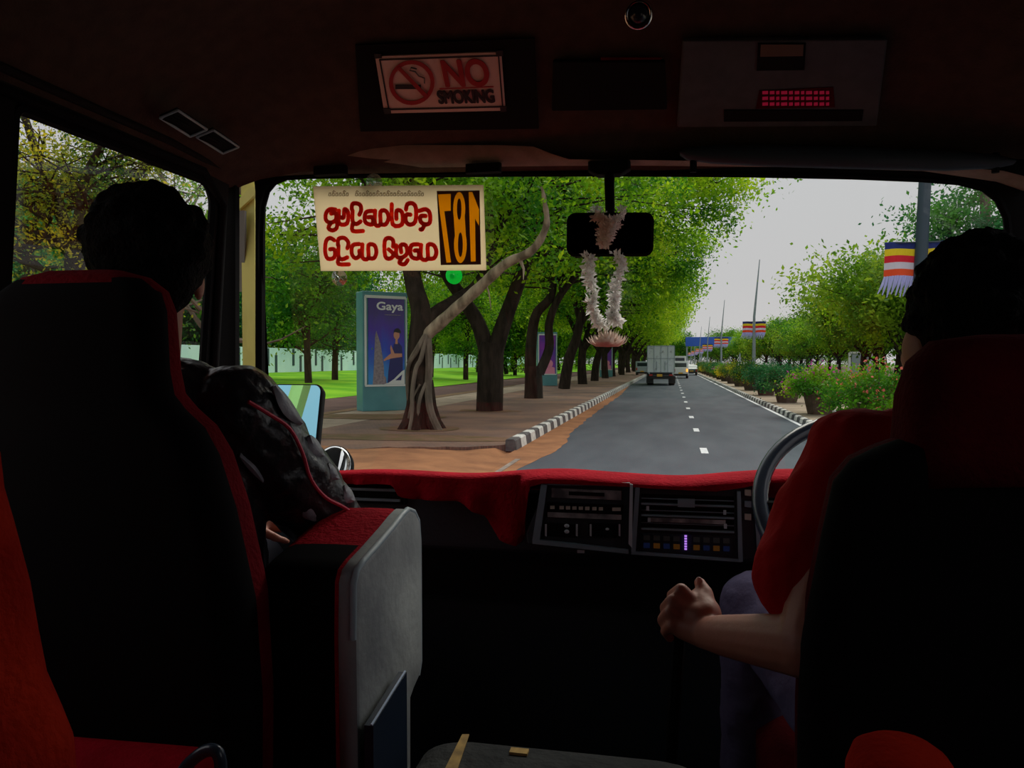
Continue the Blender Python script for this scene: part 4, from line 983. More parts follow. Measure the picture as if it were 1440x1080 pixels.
mb = MB(); mb.tube([H(597, 117, .011), H(597, 110, .011), H(589, 107, .011), H(584, 101, .011), H(576, 99, .011), H(578, 95, .011), H(586, 97, .011)], .0016, 5); mb.build('smoke', 'smoke_grey', t)
ex = (H(700, 100)-H(630, 102)).normalized(); ey = HN.cross(ex); ey = ey if ey.z > 0 else -ey
def htext(txt, cx, cy_, wpx, hpx, k, m, bold, name):
    mb = MB(); o = H(cx, cy_, k); wv = (H(cx+wpx/2, cy_)-H(cx-wpx/2, cy_)).length; hv = (H(cx, cy_-hpx/2)-H(cx, cy_+hpx/2)).length
    fit_text(mb, txt, o, ex, ey, wv, hv, bold, depth=.0008); return mb.build(name, m, t)
htext('NO', 655, 103, 62, 36, .011, 'sign_red', .035, 'lettering')
htext('SMOKING', 655, 136, 78, 17, .011, 'sign_black', .05, 'lettering')
# dark overhead cover left and middle
t = thing('overhead_cover', 'matt black overhead panel carrying the no smoking sign', 'panel', H(640, 110))
mb = MB(); hplate(mb, [(500, 62), (752, 52), (758, 180), (507, 184)], .0, .004); mb.build('panel', 'overhead_black', t, bevel=.002)
t = thing('overhead_speaker', 'black recessed box between the no smoking sign and the grey flap', 'panel', H(855, 120))
mb = MB(); hplate(mb, [(778, 82), (935, 82), (938, 150), (776, 152)], .0, .012); b_ = mb.build('box', 'overhead_black', t, bevel=.004)
mb = MB(); hplate(mb, [(845, 80), (930, 80), (930, 83), (845, 84)], .012, .002); mb.build('edge', 'velvet_dark', t)
# grey flap
t = thing('overhead_flap', 'grey overhead flap with a latch and a pinkish red sticker above the driver', 'panel', H(1100, 115))
mb = MB(); hplate(mb, [(960, 52), (1247, 50), (1232, 172), (952, 174)], .0, .014); f_ = mb.build('flap', 'visor_grey', t, bevel=.004)
mb = MB(); hplate(mb, [(1066, 60), (1133, 60), (1131, 97), (1064, 98)], .014, .004); la = mb.build('latch', 'overhead_black', f_)
mb = MB(); hplate(mb, [(1070, 62), (1130, 62), (1129, 78), (1069, 79)], .018, .002); mb.build('latch_tab', 'latch_brown', t)
mb = MB(); hplate(mb, [(1018, 154), (1214, 154), (1212, 169), (1018, 170)], .014, .003); mb.build('slot', 'overhead_black', t)
mb = MB(); hplate(mb, [(1068, 127), (1172, 122), (1174, 150), (1063, 152)], .014, .002); stk = mb.build('sticker', 'velvet_dark', t, label='pinkish red sticker')
mb = MB()
for r_ in range(3):
    x = 1072
    while x < 1166:
        wpx = 4+((x*7+r_*5) % 5); hplate(mb, [(x, 128+r_*8), (x+wpx, 127.6+r_*8), (x+wpx, 132+r_*8), (x, 132.4+r_*8)], .0165, .001); x += wpx+2.5
mb.build('sticker_print', 'sticker_red_glow', t)
# chrome dome lamp
c = P(898, 20, Y=1.50); c.z = min(c.z, 2.64)
t = thing('dome_lamp', 'small round chrome ringed lamp on the ceiling', 'lamp', c)
mb = MB(); dn = (CAM-c).normalized(); u = dn.cross(Vector((0, 0, 1))).normalized(); v = u.cross(dn); rr = 17*1.47/1100
mb.tube([c+(u*math.cos(a)+v*math.sin(a))*rr for a in [2*math.pi*i/28 for i in range(28)]], .0045, 8, closed=True); mb.build('ring', 'chrome', t, smooth=True)
mb = MB(); mb.tube([c-dn*.03, c-dn*.006], [rr*1.05, rr*.9], 20); mb.ell(c-dn*.006, rr*.85, nu=18, nv=10); mb.build('lens', 'window_dark', t, smooth=True)
# long driver visor recess on the header
t = thing('sun_visor', 'long dark blue padded visor strip above the driver side of the windscreen', 'sun visor', P(1190, 222, Y=1.87))
mb = MB(); rs_ = []
for px, hh in ((956, 2), (966, 9), (1000, 13), (1080, 15), (1200, 15), (1330, 14), (1400, 9), (1425, 3)):
    yc = interp(px, [(956, 216), (1190, 222), (1425, 228)]); c = P(px, yc, Y=1.862); k = hh*1.8/1100
    rs_.append([c+Vector((0, .016*math.cos(a), k*math.sin(a))) for a in [2*math.pi*i/12 for i in range(12)]])
mb.rings(rs_); mb.build('pad', 'visor_blue', t, smooth=True)
mb = MB()
for px in (975, 1400): mb = MB(); c = P(px, 235, Y=1.865); mb.tube([c+Vector((0, 0, .03)), c-Vector((0, 0, .012))], .008, 8); mb.build('bracket', 'black_trim', t)
# left cove air vents
for i, (px, py, w_, lab) in enumerate(((258, 170, 30, 'rear one of the two square air vents in the left ceiling cove'), (306, 196, 28, 'front one of the two square air vents in the left ceiling cove'))):
    c = P(px, py, X=-1.035); n = Vector((.30, -.12, -.95)).normalized(); ux = Vector((0, 1, 0)); ux = (ux-n*ux.dot(n)).normalized(); uy = n.cross(ux)
    t = thing('air_vent', lab, 'air vent', c); mb = MB(); a_, b_ = .050, .022; c = c+n*.004
    def q(x, y, k): return c+ux*x+uy*y+n*k
    fr = [(-a_, -b_), (a_, -b_), (a_, b_), (-a_, b_)]
    for j in range(4):
        p, p2 = fr[j], fr[(j+1) % 4]; mb.tube([q(*p, .003), q(*p2, .003)], .0028, 6)
    mb.build('frame', 'dash_edge', t)
    mb = MB(); polyprism(mb, [q(*p, -.004) for p in fr], n, .004)
    for j in range(5): yy = -b_+b_*2*(j+.5)/5; mb.box(q(0, yy, .001), (.0012, a_*.95, .0012))
    mb.build('louvre', 'overhead_black', t)
# assist clips on header and left hand grab handle
for px, py, lab in ((680, 240, 'small black clip at the top of the windscreen above the route board'), (465, 243, 'small black clip at the top left of the windscreen')):
    c = P(px, py, Y=1.90); mb = MB(); mb.rings([rr_ring(c, .045, .012, .008, c.z+dz) for dz in (-.006, .016)]); o = mb.build('clip', 'black_trim', smooth=True); tag(o, lab, 'clip')

# ------------------------------------------------------------------ rear view mirror and garland
my = 1.80; mc = P(858, 330, Y=my)
t = thing('rear_view_mirror', 'black framed rear view mirror hanging from the middle of the header', 'mirror', mc)
FN = -ray(858, 330).normalized(); dirm = (FN+Vector((.10, 0, .02))).normalized(); mu = Vector((0, 0, 1)).cross(dirm).normalized(); mv = dirm.cross(mu)
if mu.x < 0: mu = -mu
if mv.z < 0: mv = -mv
dep = (mc-CAM).dot(FV); hw, hh = 61*dep/F, 30.5*dep/F
def mpt(x, y, k): return mc+mu*x+mv*y+dirm*k
mb = MB(); mb.rings([[mpt(x*s_, y*s_, k) for x, y in rrect(-hw, -hh, hw, hh, .02)] for s_, k in ((.80, -.03), (.97, -.02), (1, -.008), (.995, .004), (.95, .006))]); mb.build('housing', 'black_trim', t, smooth=True)
mb = MB(); mb.rings([[mpt(x, y, k) for x, y in rrect(-hw*.93, -hh*.87, hw*.93, hh*.87, .015)] for k in (.005, .0075)]); mb.build('glass', 'mirror_glass', t)
mb = MB(); top = P(857, 238, Y=1.90); a_ = P(858, 300, Y=my+.03); mb.tube([top, P(857, 262, Y=my+.04), a_, mpt(0, 0, -.025)], [.013, .0115, .011, .012], 10)
mb.build('stem', 'black_trim', t, smooth=True)
mb = MB(); c = P(857, 240, Y=1.89); mb.rings([rr_ring(c, w_, .02, .01, c.z+dz) for w_, dz in ((.03, -.012), (.05, 0), (.05, .02))]); mb.build('mount', 'black_trim', t, smooth=True)
g = thing('flower_garland', 'white flower garland draped over the rear view mirror with a round flower at its end', 'garland', P(850, 380, Y=my-.03))
gr = random.Random(4)
def blossoms(mb, path, n, r, spread):
    sp = spline(path, 10)
    for i in range(n):
        p = sp[int(i/(n-1)*(len(sp)-1))]+Vector((gr.uniform(-1, 1), gr.uniform(-1, 1), gr.uniform(-.5, .5)))*spread
        ax = Vector((gr.uniform(-1, 1), gr.uniform(-1, .2), gr.uniform(-1, 1))).normalized(); u = ax.orthogonal().normalized(); v = ax.cross(u)
        for k in range(5):
            a = 2*math.pi*k/5; d = (u*math.cos(a)+v*math.sin(a)); q = d.cross(ax)
            mb.add([p, p+d*r*.55+q*r*.24+ax*r*.1, p+d*r+ax*r*.25, p+d*r*.55-q*r*.24+ax*r*.1], [(0, 1, 2, 3)])
        mb.tube([p-ax*r*.6, p], [r*.07, r*.12], 4)
yg = my-.035
for pts, lab in (([(828, 362), (829, 385), (833, 410), (832, 430), (838, 448), (848, 460)], 'left'), ([(872, 362), (870, 385), (866, 410), (865, 430), (862, 445), (866, 452)], 'right')):
    mb = MB(); pp_ = [P(x, y, Y=yg) for x, y in pts]; blossoms(mb, pp_, 64, .0185, .007); mb.tube(spline(pp_, 4), .0012, 5); mb.build('strand', 'petal_white', g)
mb = MB(); pp_ = [P(x, y, Y=yg+.03) for x, y in ((832, 300), (838, 292), (848, 300))]; blossoms(mb, pp_, 12, .011, .006)
pp_ = [P(x, y, Y=yg) for x, y in ((878, 292), (874, 302), (868, 312), (862, 322), (860, 334))]; blossoms(mb, pp_, 34, .011, .007); mb.build('top_blossom', 'petal_white', g)
mb = MB(); cpt = [P(x, y, Y=yg-.004) for x, y in ((834, 300), (872, 300), (866, 318), (858, 332), (852, 352), (860, 357), (846, 350), (840, 328))]
blossoms(mb, [P(840, 303, Y=yg), P(852, 312, Y=yg), P(850, 330, Y=yg), P(850, 345, Y=yg)], 40, .013, .010); mb.build('ribbon', 'petal_peach', g)
mb = MB(); c = P(853, 465, Y=yg); mb.tube(spline([P(848, 458, Y=yg), P(853, 466, Y=yg), P(862, 448, Y=yg)], 4), .0022, 6)
mb.tube([P(853, 464, Y=yg), P(856, 474, Y=yg)], .002, 6); mb.build('stalk', 'petal_white', g)
mb = MB(); c = P(854, 478, Y=yg); rr = 27*dep/F*1.12
for lay in range(5):
    for k in range(20):
        a = 2*math.pi*(k+.5*(lay % 2))/20; d = Vector((math.cos(a), math.sin(a), 0)); q = Vector((-math.sin(a), math.cos(a), 0)); L_ = rr*(1-.14*lay)*gr.uniform(.85, 1.08); z0 = -.012+.004*lay
        cv = [c+Vector((0, 0, z0-.004)), c+d*L_*.5+Vector((0, 0, z0-.003)), c+d*L_*.85+Vector((0, 0, z0+.006)), c+d*L_+Vector((0, 0, z0+.016*gr.uniform(.6, 1.3)))]
        wd = [.001, L_*.13, L_*.11, L_*.02]
        for i in range(3): mb.quad(cv[i]-q*wd[i], cv[i]+q*wd[i], cv[i+1]+q*wd[i+1], cv[i+1]-q*wd[i+1])
mb.ell(c+Vector((0, 0, -.004)), (rr*.55, rr*.55, .010), nu=16, nv=8); mb.build('round_flower', 'petal_peach', g)

# ------------------------------------------------------------------ route board on the windscreen
BN = Vector((0, -1, -.19)).normalized(); BP = Vector((0, 2.055-(2.25-1.58)*.19, 2.25))
def Bq(px, py, k=0.0): return PN(px, py, BP+BN*k, BN)
def C1(x, y, k=0.0): return Bq(430+x/5.333, 240+y/5.333, k)
t = thing('route_board', 'cream route 187 board seen from behind, hung in the windscreen', 'sign board', Bq(562, 320))
mb = MB(); corners = [Bq(441, 262), Bq(680, 260), Bq(684, 380), Bq(452, 381)]; polyprism(mb, corners, BN, .004); mb.build('board', 'board_cream', t)
def stroke(mb, pts, w_, k=-.0015, th=.007):
    pts = [Vector(p) for p in pts]
    for a, b in zip(pts, pts[1:]):
        d = (b-a); L_ = d.length
        if L_ < 1e-5: continue
        d.normalize(); s_ = d.cross(BN).normalized()*w_*.5
        polyprism(mb, [a-s_-d*w_*.1, b-s_+d*w_*.1, b+s_+d*w_*.1, a+s_-d*w_*.1], BN, th)
    for p in pts:
        u = BN.orthogonal().normalized(); v = BN.cross(u); polyprism(mb, [p+(u*math.cos(q)+v*math.sin(q))*w_*.5 for q in [2*math.pi*i/8 for i in range(8)]], BN, th+.0003)
L1 = [[(225, 292), (180, 290), (152, 320), (152, 370), (185, 390), (225, 370), (225, 320), (190, 322)], [(190, 390), (170, 430), (200, 448), (232, 430), (236, 390)],
 [(250, 300), (250, 395), (310, 395), (318, 312), (290, 290), (285, 350), (262, 350)], [(345, 290), (350, 252), (380, 245), (410, 260), (415, 300), (402, 330)], [(352, 300), (352, 380), (380, 400), (412, 380)], [(352, 400), (352, 452), (430, 452)],
 [(500, 302), (455, 310), (442, 350), (452, 392), (500, 402), (500, 352), (468, 350)], [(520, 300), (520, 402), (560, 402), (560, 310), (600, 302), (622, 350), (600, 402), (562, 402)], [(645, 252), (652, 402), (722, 402), (722, 312), (682, 300), (680, 362)],
 [(752, 292), (762, 252), (800, 245), (826, 280), (822, 380), (782, 405), (752, 382), (752, 332), (786, 330)], [(850, 302), (900, 290), (930, 320), (930, 390), (892, 402), (862, 382), (862, 342), (900, 340)], [(892, 402), (875, 438), (860, 440)],
 [(215, 522), (182, 505), (152, 530), (146, 610), (166, 660), (215, 650), (215, 592), (182, 590)], [(242, 560), (246, 512), (290, 505), (320, 540), (312, 582)], [(246, 560), (246, 640), (272, 665), (312, 650)], [(246, 660), (246, 700), (325, 702)],
 [(402, 550), (352, 560), (345, 620), (370, 656), (402, 640), (402, 600)], [(425, 552), (425, 652), (470, 656), (470, 560), (515, 560), (530, 610), (512, 656), (472, 656)],
 [(655, 570), (655, 522), (622, 505), (592, 530), (596, 640), (630, 660), (660, 630), (622, 590)], [(680, 560), (680, 640), (720, 652), (760, 620), (750, 560), (712, 560), (716, 612)], [(722, 655), (702, 690), (740, 702), (765, 670)],
 [(845, 552), (792, 560), (785, 620), (802, 652), (845, 656), (845, 602), (816, 600)], [(865, 556), (865, 656), (915, 660), (915, 560), (960, 560), (980, 610), (962, 656), (916, 660)]]
mb = MB()
for s_ in L1: stroke(mb, spline([C1(x, y, .0042) for x, y in s_], 3), .0112, th=.0006)
mb.build('red_lettering', 'board_red', t, label='red lettering seen in reverse')
mb = MB()
for x0 in list(range(172, 325, 26))+list(range(372, 870, 26)):
    stroke(mb, [C1(x0, 188, .0035), C1(x0+4, 168, .0035), C1(x0+15, 166, .0035), C1(x0+17, 186, .0035), C1(x0+8, 190, .0035)], .0016, th=.001)
    if x0 % 3 == 0: stroke(mb, [C1(x0+5, 160, .0035), C1(x0+12, 150, .0035), C1(x0+24, 158, .0035)], .0016, th=.001)
mb.build('small_lettering', 'board_thin', t)
def env8(sx_=1):
    out = []
    for (cx_, cy_, rx, ry, a0, a1) in ((1151, 288, 46, 128, 155, 385), (1160, 555, 48, 138, -30, 210)):
        for i in range(19): a = R(a0+(a1-a0)*i/18); out.append((cx_+rx*math.cos(a), cy_+ry*math.sin(a)))
    return out
n7 = [(992, 178), (1088, 174), (1088, 300), (1040, 304), (1090, 688), (1055, 690), (1005, 310)]
n1 = [(1222, 160), (1250, 160), (1300, 290), (1300, 415), (1270, 360), (1275, 680), (1238, 682)]
n8 = env8()
mb = MB(); mb.plate([(983, 152), (1304, 148), (1314, 704), (1013, 708)], [n7, n8, n1], lambda x, y: C1(x, y, .0045), BN*.001)
for (cx_, cy_, rx, ry) in ((1151, 288, 17, 80), (1160, 555, 18, 92)):
    polyprism(mb, [C1(cx_+rx*math.cos(q), cy_+ry*math.sin(q), .0045) for q in [2*math.pi*i/20 for i in range(20)]], BN, .001)
mb.build('number_panel', 'board_brown', t)
mb = MB(); polyprism(mb, [C1(990, 156, .0041), C1(1300, 152, .0041), C1(1310, 700, .0041), C1(1017, 704, .0041)], BN, .0003)
mb.build('number', 'board_yellow', t, label='yellow number 187 seen in reverse')
for i, (px, py, m, lab) in enumerate(((524, 256, 'cup_clear', 'clear suction cup at the top edge of the route board'), (475, 391, 'cup_clear', 'clear suction cup under the lower left corner of the route board'), (637, 388, 'cup_green', 'green suction cup under the number of the route board'))):
    c = PN(px, py, BP-BN*.012, BN); mb = MB(); u = BN.orthogonal().normalized(); v = BN.cross(u)
    mb.rings([[c+(u*math.cos(a)+v*math.sin(a))*r_+BN*k for a in [2*math.pi*i/20 for i in range(20)]] for r_, k in ((.0225, -.010), (.019, -.006), (.010, .0), (.005, .006), (.006, .012), (.003, .014))])
    o = mb.build('suction_cup', m, smooth=True); tag(o, lab, 'suction cup')

# ------------------------------------------------------------------ outside mirrors
mc = P(413, 598, Y=2.28)
t = thing('side_mirror', 'tall rectangular outside mirror with glass tinted the blue of reflected sky beyond the left corner', 'mirror', mc)
dirm = (-ray(430, 598).normalized()+Vector((-.44, 0, .14))).normalized(); mu = Vector((0, 0, 1)).cross(dirm).normalized(); mu = mu if mu.x > 0 else -mu; mv = dirm.cross(mu); mv = mv if mv.z > 0 else -mv
dep = (mc-CAM).dot(FV); hw, hh = 37*dep/F*1.05, 59*dep/F
def mpt(x, y, k): return mc+mu*x+mv*y+dirm*k
mb = MB(); mb.rings([[mpt(x*s_, y*s_, k) for x, y in rrect(-hw, -hh, hw, hh, .025)] for s_, k in ((.75, -.05), (.96, -.03), (1, -.008), (1, .003), (.96, .006))]); mb.build('housing', 'black_trim', t, smooth=True)
mb = MB(); mb.rings([[mpt(x, y, k) for x, y in rrect(-hw*.95, -hh*.965, hw*.95, hh*.965, .022)] for k in (.005, .008)]); mb.build('glass', 'mirror_sky_tint', t)
mb = MB(); mb.tube([mpt(0, 0, -.05), mpt(-.1, 0, -.10), Vector((-1.25, 2.12, mc.z))], .012, 8); mb.build('arm', 'black_trim', t)
mc = P(468, 657, Y=2.34); t = thing('convex_mirror', 'round convex outside mirror just above the red dashboard cover', 'mirror', mc)
dirm = (-ray(468, 657).normalized()+Vector((-.55, 0, .16))).normalized(); mu = Vector((0, 0, 1)).cross(dirm).normalized(); mv = dirm.cross(mu); dep = (mc-CAM).dot(FV); rr = 31*dep/F
def crc(r_, k): return [mc+(mu*math.cos(a)+mv*math.sin(a))*r_+dirm*k for a in [2*math.pi*i/36 for i in range(36)]]
mb = MB(); mb.rings([crc(rr*.5, -.045), crc(rr*.9, -.025), crc(rr, -.004), crc(rr, .002), crc(rr*.965, .004)]); mb.build('housing', 'black_trim', t, smooth=True)
mb = MB(); mb.rings([crc(rr*.965*math.cos(a)+.0001, .0035+.013*math.sin(a)) for a in [math.pi/2*i/8 for i in range(9)]]); mb.build('glass', 'mirror_glass', t, smooth=True)
mb = MB(); mb.tube([mc-dirm*.045, mc-dirm*.08-Vector((.05, 0, .1)), Vector((-1.15, 2.16, 1.45))], .009, 8); mb.build('arm', 'black_trim', t)

# ================================================================== DASHBOARD
t = thing('dashboard', 'black dashboard below the windscreen under the red velvet cover', 'dashboard', (-.17, 1.9, FL))
dp = [(1.775, 1.598), (2.085, 1.530), (2.085, .75), (1.93, .75), (1.90, 1.30), (1.82, 1.42), (1.775, 1.46)]
mb = MB(); mb.rings([[Vector((x, y, z)) for y, z in dp] for x in (-1.15, .80)]); mb.build('body', 'dash_plastic', t, bevel=.01)
mb = MB()
for z in (1.571, 1.595):
    a = P(478, 0, Y=1.76).x; b_ = P(560, 0, Y=1.76).x; mb.box(((a+b_)/2, 1.767, z), ((b_-a)/2, .01, .003))
mb.build('left_vent_slat', 'dash_edge', t)
mb = MB(); mb.box(((P(478, 0, Y=1.76).x+P(560, 0, Y=1.76).x)/2, 1.770, 1.583), (.085, .008, .022)); mb.build('left_vent', 'overhead_black', t)
# centre console
YC = 1.70
def D(px, py, k=0.0): return P(px, py, Y=YC-k)
def dplate(mb, q, k0, th): return polyprism(mb, [D(x, y, k0) for x, y in q], (0, -1, 0), th)
def drect(mb, x0, y0, x1, y1, k0, th, tl=(740, 1100)):
    # follows the slight fall of horizontal lines to the right
    f = lambda x, y: y+(x-900)*.030*(y-509)/180
    return dplate(mb, [(x0, f(x0, y0)), (x1, f(x1, y0)), (x1, f(x1, y1)), (x0, f(x0, y1))], k0, th)
c = thing('centre_console', 'angular black centre console with radio, switches and air vents', 'console', D(905, 730))
mb = MB(); q = [(768, 680), (1062, 682), (1072, 785), (1040, 789), (742, 765), (740, 750)]
vs = [D(x, y) for x, y in q]; mb.add(vs+[v+Vector((0, .09, -.02 if i_ < 2 else 0)) for i_, v in enumerate(vs)], [tuple(range(6)), tuple(range(11, 5, -1))]+[(i, (i+1) % 6, 6+(i+1) % 6, 6+i) for i in range(6)]); mb.build('housing', 'dash_plastic', c, bevel=.003)
mb = MB()
dplate(mb, [(762, 680), (770, 680), (760, 758), (750, 757)], .0, .012); dplate(mb, [(771, 676), (886, 678), (886, 683), (770, 681)], 0, .010)
dplate(mb, [(750, 757), (884, 772), (884, 777), (750, 763)], 0, .012); dplate(mb, [(894, 684), (900, 684), (894, 774), (888, 773)], 0, .014)
dplate(mb, [(1036, 690), (1041, 690), (1044, 788), (1038, 788)], 0, .012); dplate(mb, [(888, 774), (1042, 786), (1042, 789), (888, 778)], 0, .010); dplate(mb, [(1058, 680), (1063, 680), (1070, 785), (1065, 785)], 0, .01)
mb.build('bezel', 'dash_edge', c)
mb = MB(); dplate(mb, [(886, 680), (890, 681), (889, 770), (884, 764)], .012, .005); mb.build('bright_edge', 'dash_bright', c)
mb = MB(); dplate(mb, [(776, 686), (874, 690), (874, 703), (776, 699)], .001, .004); mb.build('cassette_slot', 'metal_strip', c)
mb = MB(); dplate(mb, [(800, 691), (850, 693), (850, 698), (800, 696)], .005, .003); mb.build('slot_mouth', 'overhead_black', c)
mb = MB(); dplate(mb, [(770, 706), (876, 710), (876, 731), (768, 727)], .001, .006); rad = mb.build('radio', 'overhead_black', c)
for i, px in enumerate((777, 790, 799, 808, 817, 826, 836, 845, 867)):
    mb = MB(); w_ = 3 if i < 8 else 6; yy = 711+(px-777)*.03; dplate(mb, [(px-w_, yy), (px+w_, yy), (px+w_, yy+4.5), (px-w_, yy+4.5)], .007, .003); mb.build('radio_button', 'button_pale', rad)
mb = MB(); dplate(mb, [(770, 720), (874, 724), (874, 731), (770, 727)], .007, .001); mb.build('radio_strip', 'metal_strip', rad)
for (x0, x1) in ((765, 812), (828, 872)):
    mb = MB(); dplate(mb, [(x0, 735), (x1, 737), (x1, 756), (x0, 753)], .001, .005); pn = mb.build('switch_panel', 'metal_strip' if False else 'overhead_black', c)
    for x in (x0+1.5, x1-2): mb = MB(); dplate(mb, [(x, 737), (x+2.5, 737), (x+2.5, 754), (x, 753)], .006, .003); mb.build('panel_rail', 'dash_bright', pn)
    if x0 == 765:
        for (x, y) in ((797, 739), (797, 747)): mb = MB(); mb.ell(D(x, y+.5, .010), (.0055, .004, .0045), nu=12, nv=8); mb.build('push_button', 'dash_bright', pn, smooth=True)
    else:
        mb = MB(); a_ = D(855, 748, .004); mb.tube([a_, a_-Vector((0, .016, 0))], [.011, .0095], 18); mb.build('rotary_knob', 'overhead_black', pn, smooth=True)
        mb = MB(); a_ = D(854, 744, .021); mb.ell(a_, (.004, .002, .003), nu=10, nv=6); mb.build('knob_mark', 'dash_bright', pn)
for (y0, y1) in ((694, 706), (711, 722), (727, 741)):
    mb = MB(); drect(mb, 902, y0, 1032, y1, .0, .002); v_ = mb.build('air_vent', 'overhead_black', c)
    mb = MB(); drect(mb, 902, y1, 1032, y1+2, .0, .012); drect(mb, 902, (y0+y1)/2-.5, 1032, (y0+y1)/2+.5, .0, .006); mb.build('vane', 'dash_edge', v_)
mb = MB(); drect(mb, 953, 699, 977, 710, .004, .010); mb.build('vent_tab', 'dash_edge', c)
mb = MB(); drect(mb, 912, 726, 1020, 732, .002, .008); mb.build('metal_strip', 'metal_strip', c)
for x, y in ((911, 714), (1019, 716), (913, 730), (1020, 735)): mb = MB(); drect(mb, x-2, y-3, x+2, y+3, .008, .006); mb.build('vent_catch', 'dash_bright', c)
mb = MB(); drect(mb, 902, 748, 1030, 774, .0, .004); ip = mb.build('indicator_panel', 'visor_blue', c)
ic = 0
for r_ in range(2):
    for x in range(905, 1026, 14):
        if 960 <= x < 968: continue
        mb = MB(); yy = 752+r_*11; drect(mb, x, yy, x+9, yy+7, .005, .001)
        mm = 'icon_dim' if r_ == 0 else ('icon_amber' if (x//14) % 2 else 'icon_blue'); mb.build('warning_light', mm, ip)
mb = MB()
for k in range(6): drect(mb, 962.5, 750+k*3.6, 966, 752.2+k*3.6, .006, .002)
mb.build('level_bar', 'icon_violet', ip)
for y in (688, 704, 722): mb = MB(); dplate(mb, [(1047, y), (1056, y+.5), (1056, y+9), (1047, y+8)], .001, .006); mb.build('rocker_switch', 'button_pale' if y != 704 else 'dash_edge', c)
mb = MB(); drect(mb, 812, 777, 822, 781, .0, .004); mb.build('key_slot', 'dash_bright', c)

# red velvet cover over the dashboard
t = None
mb = MB(); top = []; 
def lowpx(px): return interp(px, [(440, 700), (462, 704), (474, 692), (480, 684), (556, 684), (562, 700), (580, 706), (640, 708), (690, 730), (706, 766), (722, 772), (738, 758), (742, 720), (756, 684), (775, 679), (860, 682), (960, 688), (1010, 690), (1045, 682), (1075, 678), (1130, 676)])
n = 170; rows = 9; vs = []
for i in range(n+1):
    px = 430+(1150-430)*i/n; ye = 667+3*math.sin(px*.021)+3.5*math.exp(-((px-910)/90)**4)-(3*math.exp(-((px-740)/60)**2)); x = P(px, 670, Y=1.745).x
    w_ = .010*math.sin(px*.12)+.008*math.sin(px*.053+1)
    zt = P(px, ye, Y=1.745).z; zl = P(px, lowpx(px), Y=1.70).z
    if px > 752: zl = max(zl, zt-.040)
    col = [(x, 2.08, 1.556), (x, 1.92, 1.592), (x, 1.80, zt-.002), (x, 1.75, zt), (x, 1.725, zt-.004)]
    front = 1.688 if px > 738 else 1.735
    for k in range(1, rows):
        f = k/(rows-1); col.append((x+.01*f*math.sin(px*.08), (1.70 if px > 738 else 1.74)-.012+ (w_*f if px < 745 else 0), (zt-.008)*(1-f)+zl*f))
    vs += col
m_ = 5+rows-1
fs = [(i*m_+j, (i+1)*m_+j, (i+1)*m_+j+1, i*m_+j+1) for i in range(n) for j in range(m_-1)]
mb.add(vs, fs); o = mb.build('dashboard_cover', 'velvet_red', smooth=True, auto=False); sm = o.modifiers.new('thick', 'SOLIDIFY'); sm.thickness = .004; sm.offset = 0
tag(o, 'red velvet cloth draped over the top of the dashboard', 'cloth')

# ------------------------------------------------------------------ steering wheel
wc = Vector((.405, 1.56, 1.625)); t = thing('steering_wheel', 'dark glossy blue black steering wheel left of the driver', 'steering wheel', wc)
til = R(42); u = Vector((1, 0, 0)); v = Vector((0, math.cos(til), math.sin(til))); nn = u.cross(v)
mb = MB(); mb.tube([wc+(u*math.cos(a)+v*math.sin(a))*.235 for a in [2*math.pi*i/56 for i in range(56)]], .0155, 12, closed=True); mb.build('rim', 'wheel_rim', t, smooth=True)
mb = MB(); mb.tube([wc+nn*.005, wc-nn*.04], [.06, .05], 20); mb.build('hub', 'black_trim', t, smooth=True)
for a in (R(0), R(180), R(270)):
    mb = MB(); d = u*math.cos(a)+v*math.sin(a); mb.tube([wc-nn*.01+d*.05, wc-nn*.005+d*.14, wc+d*.23], [.014, .012, .010], 8); mb.build('spoke', 'black_trim', t)
mb = MB(); mb.tube([wc-nn*.04, Vector((.405, 1.86, 1.30))], .03, 12); mb.build('column', 'black_trim', t)

# ================================================================== SEATS
def seat(name, name_label, cx, cy_, ztop, hw, mats, prof, tilt=.03):
    """cy_ = rear face of the backrest at the bottom; prof = (height fraction, half width, half depth)"""
    t = thing(name, name_label, 'seat', (cx, cy_+.3, FL)); cush, back, dark = mats
    zs = 1.17
    mb = MB(); mb.rings([rr_ring((cx, cy_+.34), w_, d_, .06, z) for z, w_, d_ in ((zs-.10, hw-.02, .24), (zs-.08, hw, .26), (zs+.02, hw, .27), (zs+.055, hw-.03, .24), (zs+.06, hw-.1, .16))]); mb.build('seat_cushion', cush, t, smooth=True)
    H_ = ztop-zs
    mb = MB(); mb.rings([rr_ring((cx, cy_+.06-tilt*f), w_, d_, .045, zs+H_*f, 6) for f, w_, d_ in prof]); mb.build('backrest', back, t, smooth=True, auto=False)
    mb = MB(); rs2 = []
    for f, w_, d_ in prof:
        f2 = f; rs2.append(rr_ring((cx, cy_+.06-tilt*f2-d_*.32), w_+.003, d_*.74, .045, zs+H_*f2-(.004 if f > .95 else 0), 6))
    mb.rings(rs2); mb.build('rear_panel', dark, t, smooth=True, auto=False, label='black rear panel')
    mb = MB(); mb.box((cx, cy_+.34, (zs-.10+FL)/2), (hw*.8, .2, (zs-.10-FL)/2)); mb.build('pedestal', 'black_trim', t)
    for s_ in (-1, 1):
        mb = MB(); mb.tube([(cx+s_*(hw-.01), cy_+.10, zs-.04), (cx+s_*(hw+.0), cy_+.02, zs+.06)], .02, 8); mb.build('recliner_hinge', 'black_trim', t)
    return t
